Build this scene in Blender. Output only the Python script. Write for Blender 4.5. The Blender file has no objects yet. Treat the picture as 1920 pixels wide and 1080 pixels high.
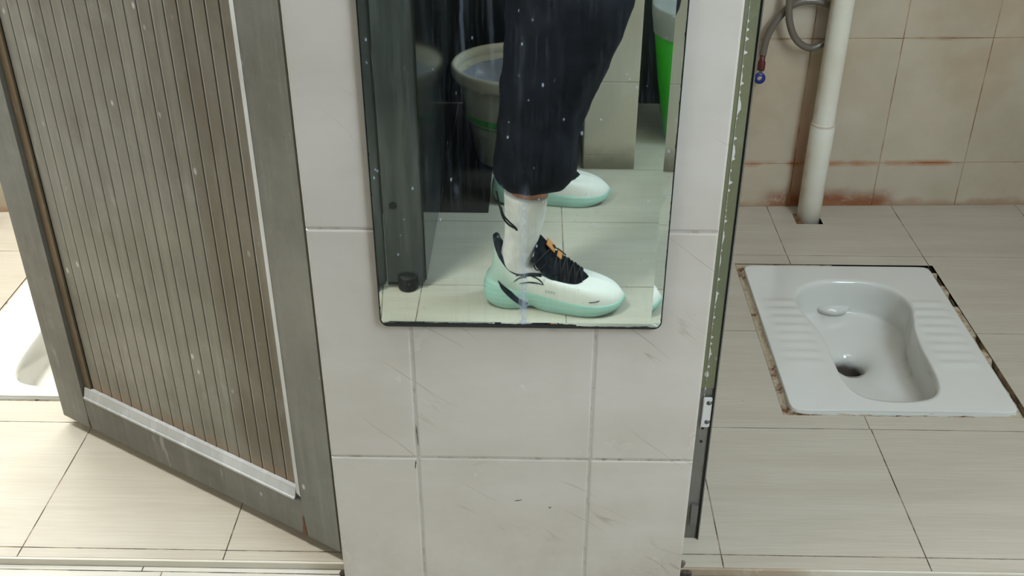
import bpy, bmesh, math, random
from math import sin, cos, pi, radians, atan2, sqrt
from mathutils import Vector, Matrix, noise
from mathutils.bvhtree import BVHTree
random.seed(7)
SC = bpy.context.scene
COL = SC.collection

# ------------------------------------------------------------------ camera
cam_d = bpy.data.cameras.new('camera'); cam = bpy.data.objects.new('camera', cam_d); COL.objects.link(cam)
cam.location = (0, -1.08, 1.145)
cam.rotation_euler = (radians(90 - 30.9), 0, radians(1.24))
cam_d.sensor_width = 36; cam_d.lens = 36 * 1985 / 1920; cam_d.clip_start = 0.02; cam_d.clip_end = 50
SC.camera = cam
# ------------------------------------------------------------------ view, world, lights
vs = SC.view_settings
vs.view_transform = 'Standard'; vs.look = 'None'; vs.gamma = 1; vs.use_curve_mapping = False
vs.exposure = 0.36
w = bpy.data.worlds.new('world'); SC.world = w; w.use_nodes = True
bg = w.node_tree.nodes['Background']; bg.inputs[0].default_value = (0.72, 0.82, 1.0, 1); bg.inputs[1].default_value = 0.5

def area(name, loc, target, sx, sy, power, colr):
    l = bpy.data.lights.new(name, 'AREA'); l.shape = 'RECTANGLE'; l.size = sx; l.size_y = sy
    l.energy = power; l.color = colr
    o = bpy.data.objects.new(name, l); COL.objects.link(o); o.location = loc
    o.rotation_euler = (Vector(target) - Vector(loc)).to_track_quat('-Z', 'Y').to_euler()
    return o
area('hall_window_light', (1.40, -0.85, 1.65), (0.2, -0.1, 0.9), 0.9, 0.9, 42, (0.71, 0.85, 1.0))
area('hall_end_window_light', (-1.95, -0.75, 1.75), (0.0, -0.5, 0.6), 1.1, 0.9, 2, (0.94, 0.97, 1.0))
area('stall_window_light', (-1.0, 1.19, 1.75), (-0.85, 0.15, 0.0), 0.9, 0.6, 58, (0.95, 0.98, 1.0))
area('ceiling_lamp_light', (-0.90, -0.06, 2.52), (-0.80, 0.05, 0.0), 1.0, 0.3, 32, (0.97, 0.99, 1.0))
area('dim_stall_fill', (0.75, -0.45, 2.52), (0.75, 0.1, 0.0), 1.0, 0.4, 6, (0.99, 0.99, 1.0))  # fill light added to brighten the dim stall

# ------------------------------------------------------------------ object helpers
def link(name, me, mat=None, parent=None):
    o = bpy.data.objects.new(name, me); COL.objects.link(o)
    if mat is not None:
        for m in (mat if isinstance(mat, (list, tuple)) else [mat]): me.materials.append(m)
    if parent is not None: o.parent = parent
    return o
def obj(name, bm, mat, parent=None, smooth=False):
    bmesh.ops.recalc_face_normals(bm, faces=bm.faces)
    me = bpy.data.meshes.new(name); bm.to_mesh(me); bm.free()
    if smooth:
        for p in me.polygons: p.use_smooth = True
    return link(name, me, mat, parent)
def rawobj(name, verts, faces, mat, parent=None, smooth=True, recalc=True):
    bm = bmesh.new(); vs_ = [bm.verts.new(v) for v in verts]
    for f in faces:
        try: bm.faces.new([vs_[i] for i in f])
        except ValueError: pass
    if recalc: bmesh.ops.recalc_face_normals(bm, faces=bm.faces)
    me = bpy.data.meshes.new(name); bm.to_mesh(me); bm.free()
    if smooth:
        for p in me.polygons: p.use_smooth = True
    return link(name, me, mat, parent)
def thing(name, label, cat, loc=(0, 0, 0), rotz=0, group=None):
    o = bpy.data.objects.new(name, None); COL.objects.link(o); o.location = loc; o.rotation_euler = (0, 0, rotz)
    o.empty_display_size = 0.05
    o['label'] = label; o['category'] = cat
    if group: o['group'] = group
    return o
def tag(o, label, cat, group=None):
    o['label'] = label; o['category'] = cat
    if group: o['group'] = group
    return o
def structure(o, label, cat):
    o['kind'] = 'structure'; o['label'] = label; o['category'] = cat
    return o
def box(bm, x0, x1, y0, y1, z0, z1):
    v = [bm.verts.new(p) for p in ((x0,y0,z0),(x1,y0,z0),(x1,y1,z0),(x0,y1,z0),(x0,y0,z1),(x1,y0,z1),(x1,y1,z1),(x0,y1,z1))]
    return [bm.faces.new([v[i] for i in f]) for f in ((3,2,1,0),(4,5,6,7),(0,1,5,4),(1,2,6,5),(2,3,7,6),(3,0,4,7))]
def tube(bm, pts, r, n=10, cap=True, radii=None):
    pts = [Vector(p) for p in pts]; rings = []
    up = None
    for i, p in enumerate(pts):
        t = (pts[min(i+1, len(pts)-1)] - pts[max(i-1, 0)]).normalized()
        if up is None:
            up = t.orthogonal().normalized()
        up = (up - t * up.dot(t)); up = up.normalized() if up.length > 1e-6 else t.orthogonal().normalized()
        s = t.cross(up); rr = radii[i] if radii else r
        rings.append([bm.verts.new(p + rr * (cos(2*pi*k/n) * up + sin(2*pi*k/n) * s)) for k in range(n)])
    for a, b in zip(rings, rings[1:]):
        for k in range(n): bm.faces.new((a[k], a[(k+1) % n], b[(k+1) % n], b[k]))
    if cap: bm.faces.new(rings[0][::-1]); bm.faces.new(rings[-1])
def lathe(bm, prof, c=(0, 0, 0), n=48, ax='Z'):
    rings = []
    for r, z in prof:
        ring = []
        for k in range(n):
            a = 2*pi*k/n; p = (r*cos(a), r*sin(a), z)
            if ax == 'Y': p = (r*cos(a), z, r*sin(a))
            ring.append(bm.verts.new((c[0]+p[0], c[1]+p[1], c[2]+p[2])))
        rings.append(ring)
    for a, b in zip(rings, rings[1:]):
        for k in range(n): bm.faces.new((a[k], a[(k+1) % n], b[(k+1) % n], b[k]))
    return rings
def smoothpath(pts, m=8):
    pts = [Vector(p) for p in pts]; out = []
    for i in range(len(pts) - 1):
        p0 = pts[max(i-1, 0)]; p1 = pts[i]; p2 = pts[i+1]; p3 = pts[min(i+2, len(pts)-1)]
        for k in range(m):
            t = k / m
            out.append(0.5 * ((2*p1) + (-p0+p2)*t + (2*p0-5*p1+4*p2-p3)*t*t + (-p0+3*p1-3*p2+p3)*t**3))
    out.append(pts[-1]); return out
def lerp_tab(tab, x):
    if x <= tab[0][0]: return tab[0][1:]
    for a, b in zip(tab, tab[1:]):
        if x <= b[0]:
            t = (x - a[0]) / (b[0] - a[0]); t2 = t
            return tuple(u + (v - u) * t2 for u, v in zip(a[1:], b[1:]))
    return tab[-1][1:]
def cat_tab(tab, x):      # smooth interpolation of a table with evenly spaced keys in [0,1]
    n = len(tab) - 1; f = min(max(x, 0), 1) * n; i = min(int(f), n - 1); t = f - i
    p0 = tab[max(i-1, 0)]; p1 = tab[i]; p2 = tab[i+1]; p3 = tab[min(i+2, n)]
    return tuple(0.5*((2*b)+(-a+c)*t+(2*a-5*b+4*c-d)*t*t+(-a+3*b-3*c+d)*t**3) for a, b, c, d in zip(p0, p1, p2, p3))

# ------------------------------------------------------------------ material helpers
def srgb(r, g, b):
    f = lambda c: (c/255/12.92) if c/255 <= 0.04045 else ((c/255+0.055)/1.055)**2.4
    return (f(r), f(g), f(b), 1)
class NT:
    def __init__(s, name, rough=0.5, metallic=0.0, spec=0.5):
        s.m = bpy.data.materials.new(name); s.m.use_nodes = True; s.t = s.m.node_tree; s.N = s.t.nodes; s.L = s.t.links
        s.b = s.N['Principled BSDF']; s.b.inputs['Roughness'].default_value = rough
        s.b.inputs['Metallic'].default_value = metallic; s.b.inputs['Specular IOR Level'].default_value = spec
        s.tc = s.N.new('ShaderNodeTexCoord').outputs['Object']
    def put(s, sock, v):
        if isinstance(v, bpy.types.NodeSocket): s.L.new(v, sock)
        elif v is not None: sock.default_value = v
    def math(s, op, a, b=None, c=None, clamp=False):
        n = s.N.new('ShaderNodeMath'); n.operation = op; n.use_clamp = clamp
        s.put(n.inputs[0], a); s.put(n.inputs[1], b); s.put(n.inputs[2], c); return n.outputs[0]
    def mapr(s, v, a, b, c=0.0, d=1.0, smooth=True):
        n = s.N.new('ShaderNodeMapRange'); n.interpolation_type = 'SMOOTHSTEP' if smooth else 'LINEAR'
        s.put(n.inputs[0], v)
        for i, q in zip((1, 2, 3, 4), (a, b, c, d)): n.inputs[i].default_value = q
        return n.outputs[0]
    def mapping(s, sc=(1, 1, 1), loc=(0, 0, 0), rot=(0, 0, 0), src=None):
        n = s.N.new('ShaderNodeMapping'); s.L.new(src or s.tc, n.inputs[0])
        n.inputs['Scale'].default_value = sc; n.inputs['Location'].default_value = loc; n.inputs['Rotation'].default_value = rot
        return n.outputs[0]
    def noise(s, scale=5, detail=4, rough=0.55, vec=None, dist=0.0):
        n = s.N.new('ShaderNodeTexNoise'); s.L.new(vec or s.tc, n.inputs['Vector'])
        n.inputs['Scale'].default_value = scale; n.inputs['Detail'].default_value = detail
        n.inputs['Roughness'].default_value = rough; n.inputs['Distortion'].default_value = dist
        return n.outputs[0]
    def voronoi(s, scale, vec=None, feat='F1'):
        n = s.N.new('ShaderNodeTexVoronoi'); n.feature = feat; s.L.new(vec or s.tc, n.inputs['Vector']); n.inputs['Scale'].default_value = scale
        return n.outputs['Distance']
    def mix(s, f, a, b):
        n = s.N.new('ShaderNodeMix'); n.data_type = 'RGBA'; s.put(n.inputs[0], f); s.put(n.inputs[6], a); s.put(n.inputs[7], b)
        return n.outputs[2]
    def xyz(s, src=None):
        n = s.N.new('ShaderNodeSeparateXYZ'); s.L.new(src or s.tc, n.inputs[0]); return n.outputs
    def attr(s, name):
        n = s.N.new('ShaderNodeAttribute'); n.attribute_name = name; return n.outputs['Fac']
    def color(s, c): s.put(s.b.inputs['Base Color'], c)
    def rough(s, v): s.put(s.b.inputs['Roughness'], v)
    def bump(s, h, strength=0.3, dist=0.002):
        n = s.N.new('ShaderNodeBump'); n.inputs['Strength'].default_value = strength; n.inputs['Distance'].default_value = dist
        s.L.new(h, n.inputs['Height']); s.L.new(n.outputs[0], s.b.inputs['Normal'])
def band(n, v, a, b, soft):      # 1 inside [a,b]
    return n.math('MULTIPLY', n.mapr(v, a - soft, a + soft), n.mapr(v, b - soft, b + soft, 1, 0))
def plain(name, c, rough=0.5, metallic=0.0, var=0.08, scale=30, spec=0.5):
    n = NT(name, rough, metallic, spec); d = tuple(x * (1 - 2.2*var) for x in c[:3]) + (1,)
    n.color(n.mix(n.noise(scale, 4), d, c)); return n.m

# floor tiles: cream stoneware with fine streaks running along x
def floor_surface(name, c1, c2, stain=0.35, ang=0.0):
    n = NT(name, 0.42)
    g = n.noise(1, 6, 0.7, n.mapping((9, 240, 9), rot=(0, 0, ang)))
    g2 = n.noise(1, 3, 0.5, n.mapping((2.2, 26, 2), loc=(3, 1, 0), rot=(0, 0, ang)))
    f = n.mapr(n.math('ADD', n.math('MULTIPLY', g, 0.55), n.math('MULTIPLY', g2, 0.45)), 0.36, 0.64)
    c = n.mix(f, c2, c1)
    rn = n.math('MULTIPLY', n.attr('rnd'), 0.10)
    c = n.mix(rn, c, srgb(150, 132, 108))
    st = n.mapr(n.noise(3.1, 5, 0.6), 0.52, 0.78, 0, stain)
    c = n.mix(st, c, srgb(150, 125, 95))
    sp = n.math('MULTIPLY', n.mapr(n.voronoi(22), 0.02, 0.035, 1, 0), n.mapr(n.noise(9, 2), 0.55, 0.62))
    c = n.mix(n.math('MULTIPLY', sp, 0.5), c, srgb(60, 50, 40))
    n.color(c); n.rough(n.mapr(n.noise(14, 3), 0.3, 0.7, 0.34, 0.5)); n.bump(g, 0.08, 0.0006)
    return n.m
M_FLOOR = floor_surface('stall_floor_tile', srgb(192, 185, 169), srgb(180, 172, 154), 0.18)
M_HALL = floor_surface('hall_floor_tile', srgb(206, 203, 191), srgb(195, 190, 176), 0.12, pi/2)

def grout_mat(name, light, dark, thr=(0.42, 0.62), sc=14):
    n = NT(name, 0.9)
    f = n.mapr(n.noise(sc, 6, 0.7), thr[0], thr[1])
    f2 = n.mapr(n.noise(sc*3.3, 4, 0.7), 0.5, 0.7)
    c = n.mix(f, light, dark); c = n.mix(n.math('MULTIPLY', f2, 0.4), c, srgb(120, 82, 45))
    n.color(c); n.bump(n.noise(160, 4), 0.5, 0.002); return n.m
M_GROUT = grout_mat('floor_grout', srgb(160, 146, 122), srgb(50, 42, 32), (0.40, 0.60))
M_GROUT_WALL = grout_mat('pillar_grout', srgb(188, 182, 172), srgb(96, 86, 74), (0.60, 0.70), 11)
M_CEMENT = grout_mat('rusty_cement', srgb(180, 166, 140), srgb(104, 66, 34), (0.50, 0.66), 26)
M_DARKCEM = grout_mat('dark_cement', srgb(120, 108, 92), srgb(38, 34, 28), (0.35, 0.6), 30)

# grey-cream marble wall tiles with thin diagonal veins
def marble(name, c1, c2):
    n = NT(name, 0.16)
    base = n.mix(n.mapr(n.noise(4.5, 5, 0.6), 0.3, 0.7), c1, c2)
    rv = n.mapping((1, 1, 1), rot=(0, radians(-38), 0))
    wv = n.mapping((0.55, 1, 3.4), src=rv)
    v = n.noise(1.7, 4, 0.5, wv, 0.15)
    vein = n.mapr(n.math('ABSOLUTE', n.math('SUBTRACT', v, 0.5)), 0.0, 0.0035, 1, 0)
    vein = n.math('MULTIPLY', vein, n.mapr(n.noise(5, 3), 0.48, 0.62))
    v2 = n.noise(3.4, 4, 0.5, n.mapping((0.5, 1, 4.2), loc=(4, 2, 1), src=rv), 0.2)
    vein2 = n.math('MULTIPLY', n.mapr(n.math('ABSOLUTE', n.math('SUBTRACT', v2, 0.5)), 0.0, 0.006, 1, 0), n.mapr(n.noise(6, 3), 0.52, 0.66))
    c = n.mix(n.math('MULTIPLY', vein, 0.62), base, srgb(140, 124, 100))
    c = n.mix(n.math('MULTIPLY', vein2, 0.30), c, srgb(150, 138, 118))
    cloud = n.mapr(n.noise(1, 4, 0.6, n.mapping((2.2, 2, 9), rot=(0, radians(-38), 0))), 0.4, 0.75, 0, 0.35)
    c = n.mix(cloud, c, srgb(214, 208, 203))
    sp = n.math('MULTIPLY', n.mapr(n.voronoi(26), 0.015, 0.03, 1, 0), n.mapr(n.noise(6, 2, 0.5, n.mapping(loc=(9, 9, 9))), 0.6, 0.66))
    z = n.xyz()[2]
    low = n.mapr(z, 0.0, 0.22, 0.32, 0.0)
    c = n.mix(n.math('MULTIPLY', low, n.mapr(n.noise(7, 5, 0.7), 0.35, 0.7)), c, srgb(150, 138, 114))
    c = n.mix(n.math('MULTIPLY', sp, 0.6), c, srgb(70, 58, 50))
    n.color(c); n.rough(n.mapr(n.noise(10, 4), 0.3, 0.7, 0.13, 0.28)); n.bump(n.noise(7, 2), 0.05, 0.004)
    return n.m
M_MARBLE = marble('marble_tile', srgb(198, 191, 181), srgb(188, 180, 168))

# stall back wall tiles: beige, rust runs beside the pipe and along the joints
def walltile():
    n = NT('rust_stained_wall_tile', 0.22)
    base = n.mix(n.mapr(n.noise(5, 5, 0.6), 0.3, 0.7), srgb(194, 184, 163), srgb(180, 168, 145))
    base = n.mix(n.math('MULTIPLY', n.attr('rnd'), 0.16), base, srgb(160, 146, 130))
    x, y, z = n.xyz()
    wob = n.math('MULTIPLY', n.math('SUBTRACT', n.noise(14, 4, 0.6), 0.5), 0.05)
    zz = n.math('ADD', z, wob); xx = n.math('ADD', x, n.math('MULTIPLY', wob, 0.35))
    run = n.math('MULTIPLY', band(n, xx, 0.612, 0.640, 0.007), n.mapr(z, 0.42, 0.12))           # rust run beside the pipe
    foot = n.math('MULTIPLY', n.mapr(zz, 0.060, 0.01), band(n, xx, 0.56, 0.86, 0.03))            # rust at the wall's foot
    foot2 = n.math('MULTIPLY', n.mapr(zz, 0.024, 0.0), 0.55)
    jn = n.math('MULTIPLY', n.mapr(n.math('ABSOLUTE', n.math('SUBTRACT', z, 0.112)), 0.0, 0.012, 1, 0), n.mapr(n.math('ADD', n.noise(9, 4), n.math('MULTIPLY', band(n, x, 0.68, 0.92, 0.05), 0.13)), 0.46, 0.64))
    jn2 = n.math('MULTIPLY', n.mapr(n.math('ABSOLUTE', n.math('SUBTRACT', z, 0.413)), 0.0, 0.007, 1, 0), n.mapr(n.noise(8, 4), 0.45, 0.65))
    c = n.mix(n.math('MULTIPLY', n.mapr(n.noise(3, 4), 0.45, 0.75), 0.4), base, srgb(172, 138, 98))
    c = n.mix(n.math('MULTIPLY', run, 0.62), c, srgb(160, 104, 78))
    c = n.mix(n.math('MULTIPLY', foot, n.mapr(n.noise(22, 5, 0.7), 0.22, 0.5)), c, srgb(134, 74, 38))
    c = n.mix(foot2, c, srgb(150, 108, 72))
    c = n.mix(n.math('MULTIPLY', jn, 0.8), c, srgb(168, 98, 44))
    c = n.mix(n.math('MULTIPLY', jn2, 0.6), c, srgb(140, 104, 66))
    n.color(c); n.bump(n.noise(5, 2), 0.06, 0.005); return n.m
M_WALL = walltile()
M_WALLG = grout_mat('rusty_wall_grout', srgb(178, 152, 118), srgb(128, 82, 44), (0.45, 0.62), 9)
M_PLAIN_WALL = plain('white_wall_paint', srgb(214, 212, 204), 0.7, var=0.03, scale=6)
M_CEIL = plain('ceiling_paint', srgb(225, 224, 218), 0.8, var=0.02, scale=5)

def alu(name, c, dirt, rough=0.42, metallic=0.55):
    n = NT(name, rough, metallic)
    a = n.noise(3.2, 6, 0.65); b = n.noise(1, 5, 0.6, n.mapping((60, 60, 3)))
    col = n.mix(n.mapr(a, 0.3, 0.72), c, dirt)
    col = n.mix(n.mapr(b, 0.45, 0.8, 0, 0.35), col, tuple(min(1, v*1.5) for v in c[:3]) + (1,))
    sp = n.math('MULTIPLY', n.mapr(n.voronoi(1, n.mapping((42, 42, 24))), 0.07, 0.16, 1, 0), n.mapr(n.noise(11, 2), 0.55, 0.60))
    col = n.mix(n.math('MULTIPLY', sp, 0.75), col, srgb(205, 205, 205))
    sc = n.math('MULTIPLY', n.mapr(n.noise(1, 3, 0.6, n.mapping((40, 40, 9), loc=(2, 1, 5))), 0.60, 0.70), n.mapr(n.noise(5, 3), 0.48, 0.62))
    haze = n.math('MULTIPLY', n.mapr(n.noise(8, 6, 0.75, n.mapping(loc=(3, 3, 3))), 0.52, 0.75), 0.30)
    col = n.mix(haze, col, srgb(168, 168, 166))
    drk = n.math('MULTIPLY', n.mapr(n.noise(6, 6, 0.75, n.mapping((2.5, 2.5, 0.8), loc=(8, 1, 3))), 0.50, 0.72), 0.35)
    col = n.mix(drk, col, srgb(86, 80, 66))
    col = n.mix(n.math('MULTIPLY', sc, 0.45), col, srgb(188, 187, 185))
    n.color(col); n.rough(n.mapr(a, 0.3, 0.7, rough - 0.08, rough + 0.15)); n.bump(n.noise(240, 3), 0.08, 0.0005)
    return n
M_ALU = alu('bronze_grey_aluminium', srgb(126, 126, 120), srgb(110, 108, 99)).m
n_ = alu('bronze_grey_aluminium_planks', srgb(136, 134, 124), srgb(120, 116, 104))
x_ = n_.xyz()
dirtm = n_.math('MULTIPLY', band(n_, n_.math('ADD', x_[0], n_.math('MULTIPLY', n_.math('SUBTRACT', n_.noise(9, 3), 0.5), 0.05)), 0.08, 0.185, 0.02), n_.mapr(n_.noise(6, 5, 0.7), 0.25, 0.6, 0.35, 1.0))
prev = n_.b.inputs['Base Color'].links[0].from_socket
colr = n_.mix(n_.math('MULTIPLY', dirtm, 0.62), prev, srgb(98, 88, 70))
rl = n_.math('MULTIPLY', n_.mapr(n_.math('ADD', x_[2], n_.math('MULTIPLY', n_.math('SUBTRACT', n_.noise(30, 3), 0.5), 0.03)), 0.135, 0.105), 0.6)
colr = n_.mix(rl, colr, srgb(146, 122, 96))
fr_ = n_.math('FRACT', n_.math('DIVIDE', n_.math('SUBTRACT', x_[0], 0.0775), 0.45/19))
groove_glint = n_.math('MULTIPLY', band(n_, fr_, 0.90, 0.965, 0.015), n_.mapr(n_.noise(1, 4, 0.6, n_.mapping((30, 30, 4), loc=(7, 0, 0))), 0.35, 0.6, 0.25, 0.8))  # highlight lines painted along one edge of each plank groove
colr = n_.mix(n_.math('MULTIPLY', groove_glint, 0.8), colr, srgb(186, 184, 176))
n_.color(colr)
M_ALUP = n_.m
M_ALU_BEAD = alu('light_aluminium_bead', srgb(200, 202, 202), srgb(172, 172, 168), 0.45, 0.2).m
M_ALU_BROWN = alu('brown_aluminium_recess', srgb(122, 104, 78), srgb(100, 86, 64), 0.5, 0.4).m
M_GREEN = alu('olive_green_jamb', srgb(98, 104, 78), srgb(118, 116, 84), 0.5, 0.15).m
M_RUBBER = plain('black_rubber', srgb(18, 18, 18), 0.6)
M_PAINTFLAKE = plain('white_paint_flake', srgb(205, 202, 194), 0.7)
M_STEEL = plain('white_zinc_plate', srgb(215, 215, 212), 0.3, 0.2)
M_SCREW = plain('screw_steel', srgb(120, 120, 118), 0.35, 0.8)
M_RUST = plain('rust', srgb(142, 98, 62), 0.9, var=0.3, scale=60)

def ceramic():
    n = NT('white_ceramic', 0.12)
    c = n.mix(n.mapr(n.noise(6, 4), 0.4, 0.7, 0, 0.25), srgb(212, 212, 204), srgb(200, 199, 186))
    x, y, z = n.xyz()
    dz = n.math('ADD', z, n.math('MULTIPLY', n.math('SUBTRACT', n.noise(25, 4), 0.5), 0.02))
    ring = n.math('MULTIPLY', band(n, dz, -0.067, -0.056, 0.006), n.mapr(n.noise(9, 4), 0.4, 0.7))
    c = n.mix(n.math('MULTIPLY', ring, 0.7), c, srgb(140, 130, 96))
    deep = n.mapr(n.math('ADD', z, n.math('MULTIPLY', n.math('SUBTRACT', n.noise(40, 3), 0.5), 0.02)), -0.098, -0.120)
    c = n.mix(n.math('MULTIPLY', deep, 0.9), c, srgb(56, 36, 26))  # shade inside the drain painted in, tinted as brown grime
    n.color(c); return n.m
M_CERAMIC = ceramic()
def pvc():
    n = NT('white_pvc', 0.35)
    c = n.mix(n.mapr(n.noise(6, 4), 0.35, 0.7), srgb(226, 223, 208), srgb(212, 206, 184))
    x, y, z = n.xyz()
    sf = n.math('MULTIPLY', n.mapr(n.math('ABSOLUTE', n.math('ADD', x, n.math('MULTIPLY', n.math('SUBTRACT', n.noise(16, 4), 0.5), 0.012))), 0.016, 0.028), n.mapr(n.noise(7, 4), 0.4, 0.65))
    c = n.mix(n.math('MULTIPLY', sf, 0.7), c, srgb(170, 138, 84))
    rg = n.math('MULTIPLY', band(n, n.math('ADD', z, n.math('MULTIPLY', n.noise(20, 3), 0.01)), 0.238, 0.244, 0.003), 0.5)
    c = n.mix(rg, c, srgb(150, 110, 60))
    n.color(c); return n.m
M_PVC = pvc()
M_HOSE = plain('grey_hose', srgb(112, 104, 92), 0.3, 0.1, var=0.1)
M_RED = plain('dark_red_plastic', srgb(88, 34, 28), 0.4)
M_BLUE = plain('blue_plastic', srgb(30, 42, 120), 0.35)

# ------------------------------------------------------------------ tile setting
def subtract(rect, hole):
    x0, x1, y0, y1 = rect; a0, a1, b0, b1 = hole
    if a1 <= x0 or a0 >= x1 or b1 <= y0 or b0 >= y1: return [rect]
    out = []
    if b0 > y0: out.append((x0, x1, y0, b0))
    if b1 < y1: out.append((x0, x1, b1, y1))
    yy0, yy1 = max(y0, b0), min(y1, b1)
    if a0 > x0: out.append((x0, a0, yy0, yy1))
    if a1 < x1: out.append((a1, x1, yy0, yy1))
    return out
def tiles(name, rects, mat, to3, thick=0.006, gap=0.0016, bev=0.0, holes=(), parent=None, jitter=0.0):
    """rects in (u0,u1,v0,v1); to3(u,v,h) gives the point at height h above the tile bed"""
    bm = bmesh.new(); lay = bm.faces.layers.float.new('rnd')
    for r in rects:
        rn = random.random(); dz = random.uniform(-jitter, jitter)
        u0, u1, v0, v1 = r[0]+gap/2, r[1]-gap/2, r[2]+gap/2, r[3]-gap/2
        pieces = [(u0, u1, v0, v1)]
        for h in holes: pieces = [q for p in pieces for q in subtract(p, h)]
        for (a, b, c, d) in pieces:
            b_ = bev if len(pieces) == 1 else 0
            prof = [(0, 0), (0, thick - b_*0.8), (b_*0.35, thick - b_*0.25), (b_*1.2, thick)] if b_ else [(0, 0), (0, thick)]
            rings = []
            for ins, h in prof:
                rings.append([bm.verts.new(to3(u, v, h + dz)) for u, v in ((a+ins, c+ins), (b-ins, c+ins), (b-ins, d-ins), (a+ins, d-ins))])
            for q, s in zip(rings, rings[1:]):
                for k in range(4):
                    f = bm.faces.new((q[k], q[(k+1) % 4], s[(k+1) % 4], s[k])); f[lay] = rn
            f = bm.faces.new(rings[-1]); f[lay] = rn
    bmesh.ops.recalc_face_normals(bm, faces=bm.faces)
    me = bpy.data.meshes.new(name); bm.to_mesh(me); bm.free()
    return link(name, me, mat, parent)

# ------------------------------------------------------------------ floors
EDGE = 0.043                       # front edge of the raised stall floor
HX, HX1, HY, HY1 = 0.444, 0.874, 0.409, 0.948      # cut-out around the right pan
LX, LX1 = HX - 1.527, HX1 - 1.527                   # the left pan sits the same way in its stall
HOLES = [(HX, HX1, HY, HY1), (LX, LX1, HY+0.012, HY1+0.012), (0.619, 0.681, 1.139, 1.192)]
def slab(name, holes, x0, x1, y0, y1, z0, z1, mat):
    xs = sorted(set([x0, x1] + [h[0] for h in holes] + [h[1] for h in holes]))
    ys = sorted(set([y0, y1] + [h[2] for h in holes] + [h[3] for h in holes]))
    bm = bmesh.new()
    def solid(i, j):
        if i < 0 or j < 0 or i >= len(xs)-1 or j >= len(ys)-1: return False
        cx, cy = (xs[i]+xs[i+1])/2, (ys[j]+ys[j+1])/2
        return not any(h[0] < cx < h[1] and h[2] < cy < h[3] for h in holes)
    for i in range(len(xs)-1):
        for j in range(len(ys)-1):
            if not solid(i, j):
                bm.faces.new([bm.verts.new(p) for p in ((xs[i],ys[j],z0+.001),(xs[i+1],ys[j],z0+.001),(xs[i+1],ys[j+1],z0+.001),(xs[i],ys[j+1],z0+.001))])
                continue
            a, b, c, d = xs[i], xs[i+1], ys[j], ys[j+1]
            for q in (z1, z0): bm.faces.new([bm.verts.new(p) for p in ((a,c,q),(b,c,q),(b,d,q),(a,d,q))])
            for (di, dj, p) in ((-1,0,((a,c),(a,d))),(1,0,((b,c),(b,d))),(0,-1,((a,c),(b,c))),(0,1,((a,d),(b,d)))):
                if not solid(i+di, j+dj):
                    bm.faces.new([bm.verts.new(v) for v in ((*p[0],z0),(*p[1],z0),(*p[1],z1),(*p[0],z1))])
    bmesh.ops.remove_doubles(bm, verts=bm.verts, dist=1e-5)
    bmesh.ops.recalc_face_normals(bm, faces=bm.faces)
    return obj(name, bm, mat)
fs = structure(slab('floor', HOLES, -1.6, 1.6, EDGE, 1.5, -0.2, -0.0006, M_GROUT), 'raised cream tiled floor of the two squat toilet stalls', 'floor')
def row(y0, y1, xs): return [(a, b, y0, y1) for a, b in zip(xs, xs[1:])]
def grid(x0, x1, step, off):
    k = math.ceil((x0 - off) / step - 1e-6); xs = [x0]
    while off + k*step < x1 - 1e-6:
        if off + k*step > x0 + 0.01: xs.append(off + k*step)
        k += 1
    xs.append(x1); return xs
R = []
gR = lambda off: grid(0.0, 1.6, 0.302, off); gL = lambda off: grid(-1.6, 0.0, 0.3065, off)
R += row(EDGE, 0.070, gR(0.285)) + row(0.070, 0.372, gR(0.285)) + row(0.372, 0.678, [0.0, 0.285, 0.585, 0.8735, 1.175, 1.6])
R += row(0.678, 0.987, [0.0, 0.265, 0.566, 0.8665, 1.168, 1.6]) + row(0.987, 1.5, [0.0, 0.265, 0.5655, 0.8665, 1.168, 1.6])
R += row(EDGE, 0.063, gL(-0.4505)) + row(0.063, 0.362, gL(-0.4505)) + row(0.362, 0.665, gL(-0.4505)) + row(0.665, 0.97, gL(-0.4505)) + row(0.97, 1.5, gL(-0.4505))
tiles('tile_surface', R, M_FLOOR, lambda u, v, h: (u, v, h - 0.006), 0.006, 0.0019, holes=HOLES, parent=fs)
# cream lip of the step, stained near the pillar
n_ = NT('step_lip', 0.5); x_, y_, z_ = n_.xyz()
f_ = n_.math('MULTIPLY', n_.mapr(n_.math('ABSOLUTE', n_.math('SUBTRACT', x_, 0.30)), 0.06, 0.16, 1, 0), n_.mapr(n_.noise(18, 5, 0.7), 0.3, 0.55))
c_ = n_.mix(n_.noise(12, 4), srgb(216, 210, 194), srgb(202, 194, 174)); c_ = n_.mix(n_.math('MULTIPLY', f_, 0.6), c_, srgb(140, 104, 60)); n_.color(c_)
b = bmesh.new()
for x0_, x1_ in ((-1.6, -0.262), (0.214, 1.6)): box(b, x0_, x1_, EDGE - 0.0035, EDGE + 0.0005, -0.0125, -0.0003)
obj('step_lip', b, n_.m, fs)
# hallway floor
hf = bmesh.new(); box(hf, -2.1, 2.1, -2.0, EDGE - 0.001, -0.2, -0.0126)
hall = structure(obj('floor', hf, M_GROUT), 'cream tiled hallway floor in front of the stalls', 'floor')
R = []
ys = [-2.0, -1.772, -1.472, -1.172, -0.8735, -0.573, -0.272, 0.030]
for a, b in zip(ys, ys[1:]): R += row(a, b, grid(-2.1, 2.1, 0.3045, 0.0705))
R += row(0.030, EDGE - 0.0035, [-2.1, -1.77, -1.47, -1.17, -0.87, -0.569, -0.26, 0.087, 0.389, 0.704, 1.01, 1.32, 2.1])
R = [r if r[3] > -0.27 - 1e-6 and r[3] > 0.03 else r for r in R]
tiles('tile_surface', R, M_HALL, lambda u, v, h: (u, v, h - 0.018), 0.006, 0.0020, parent=hall)

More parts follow.
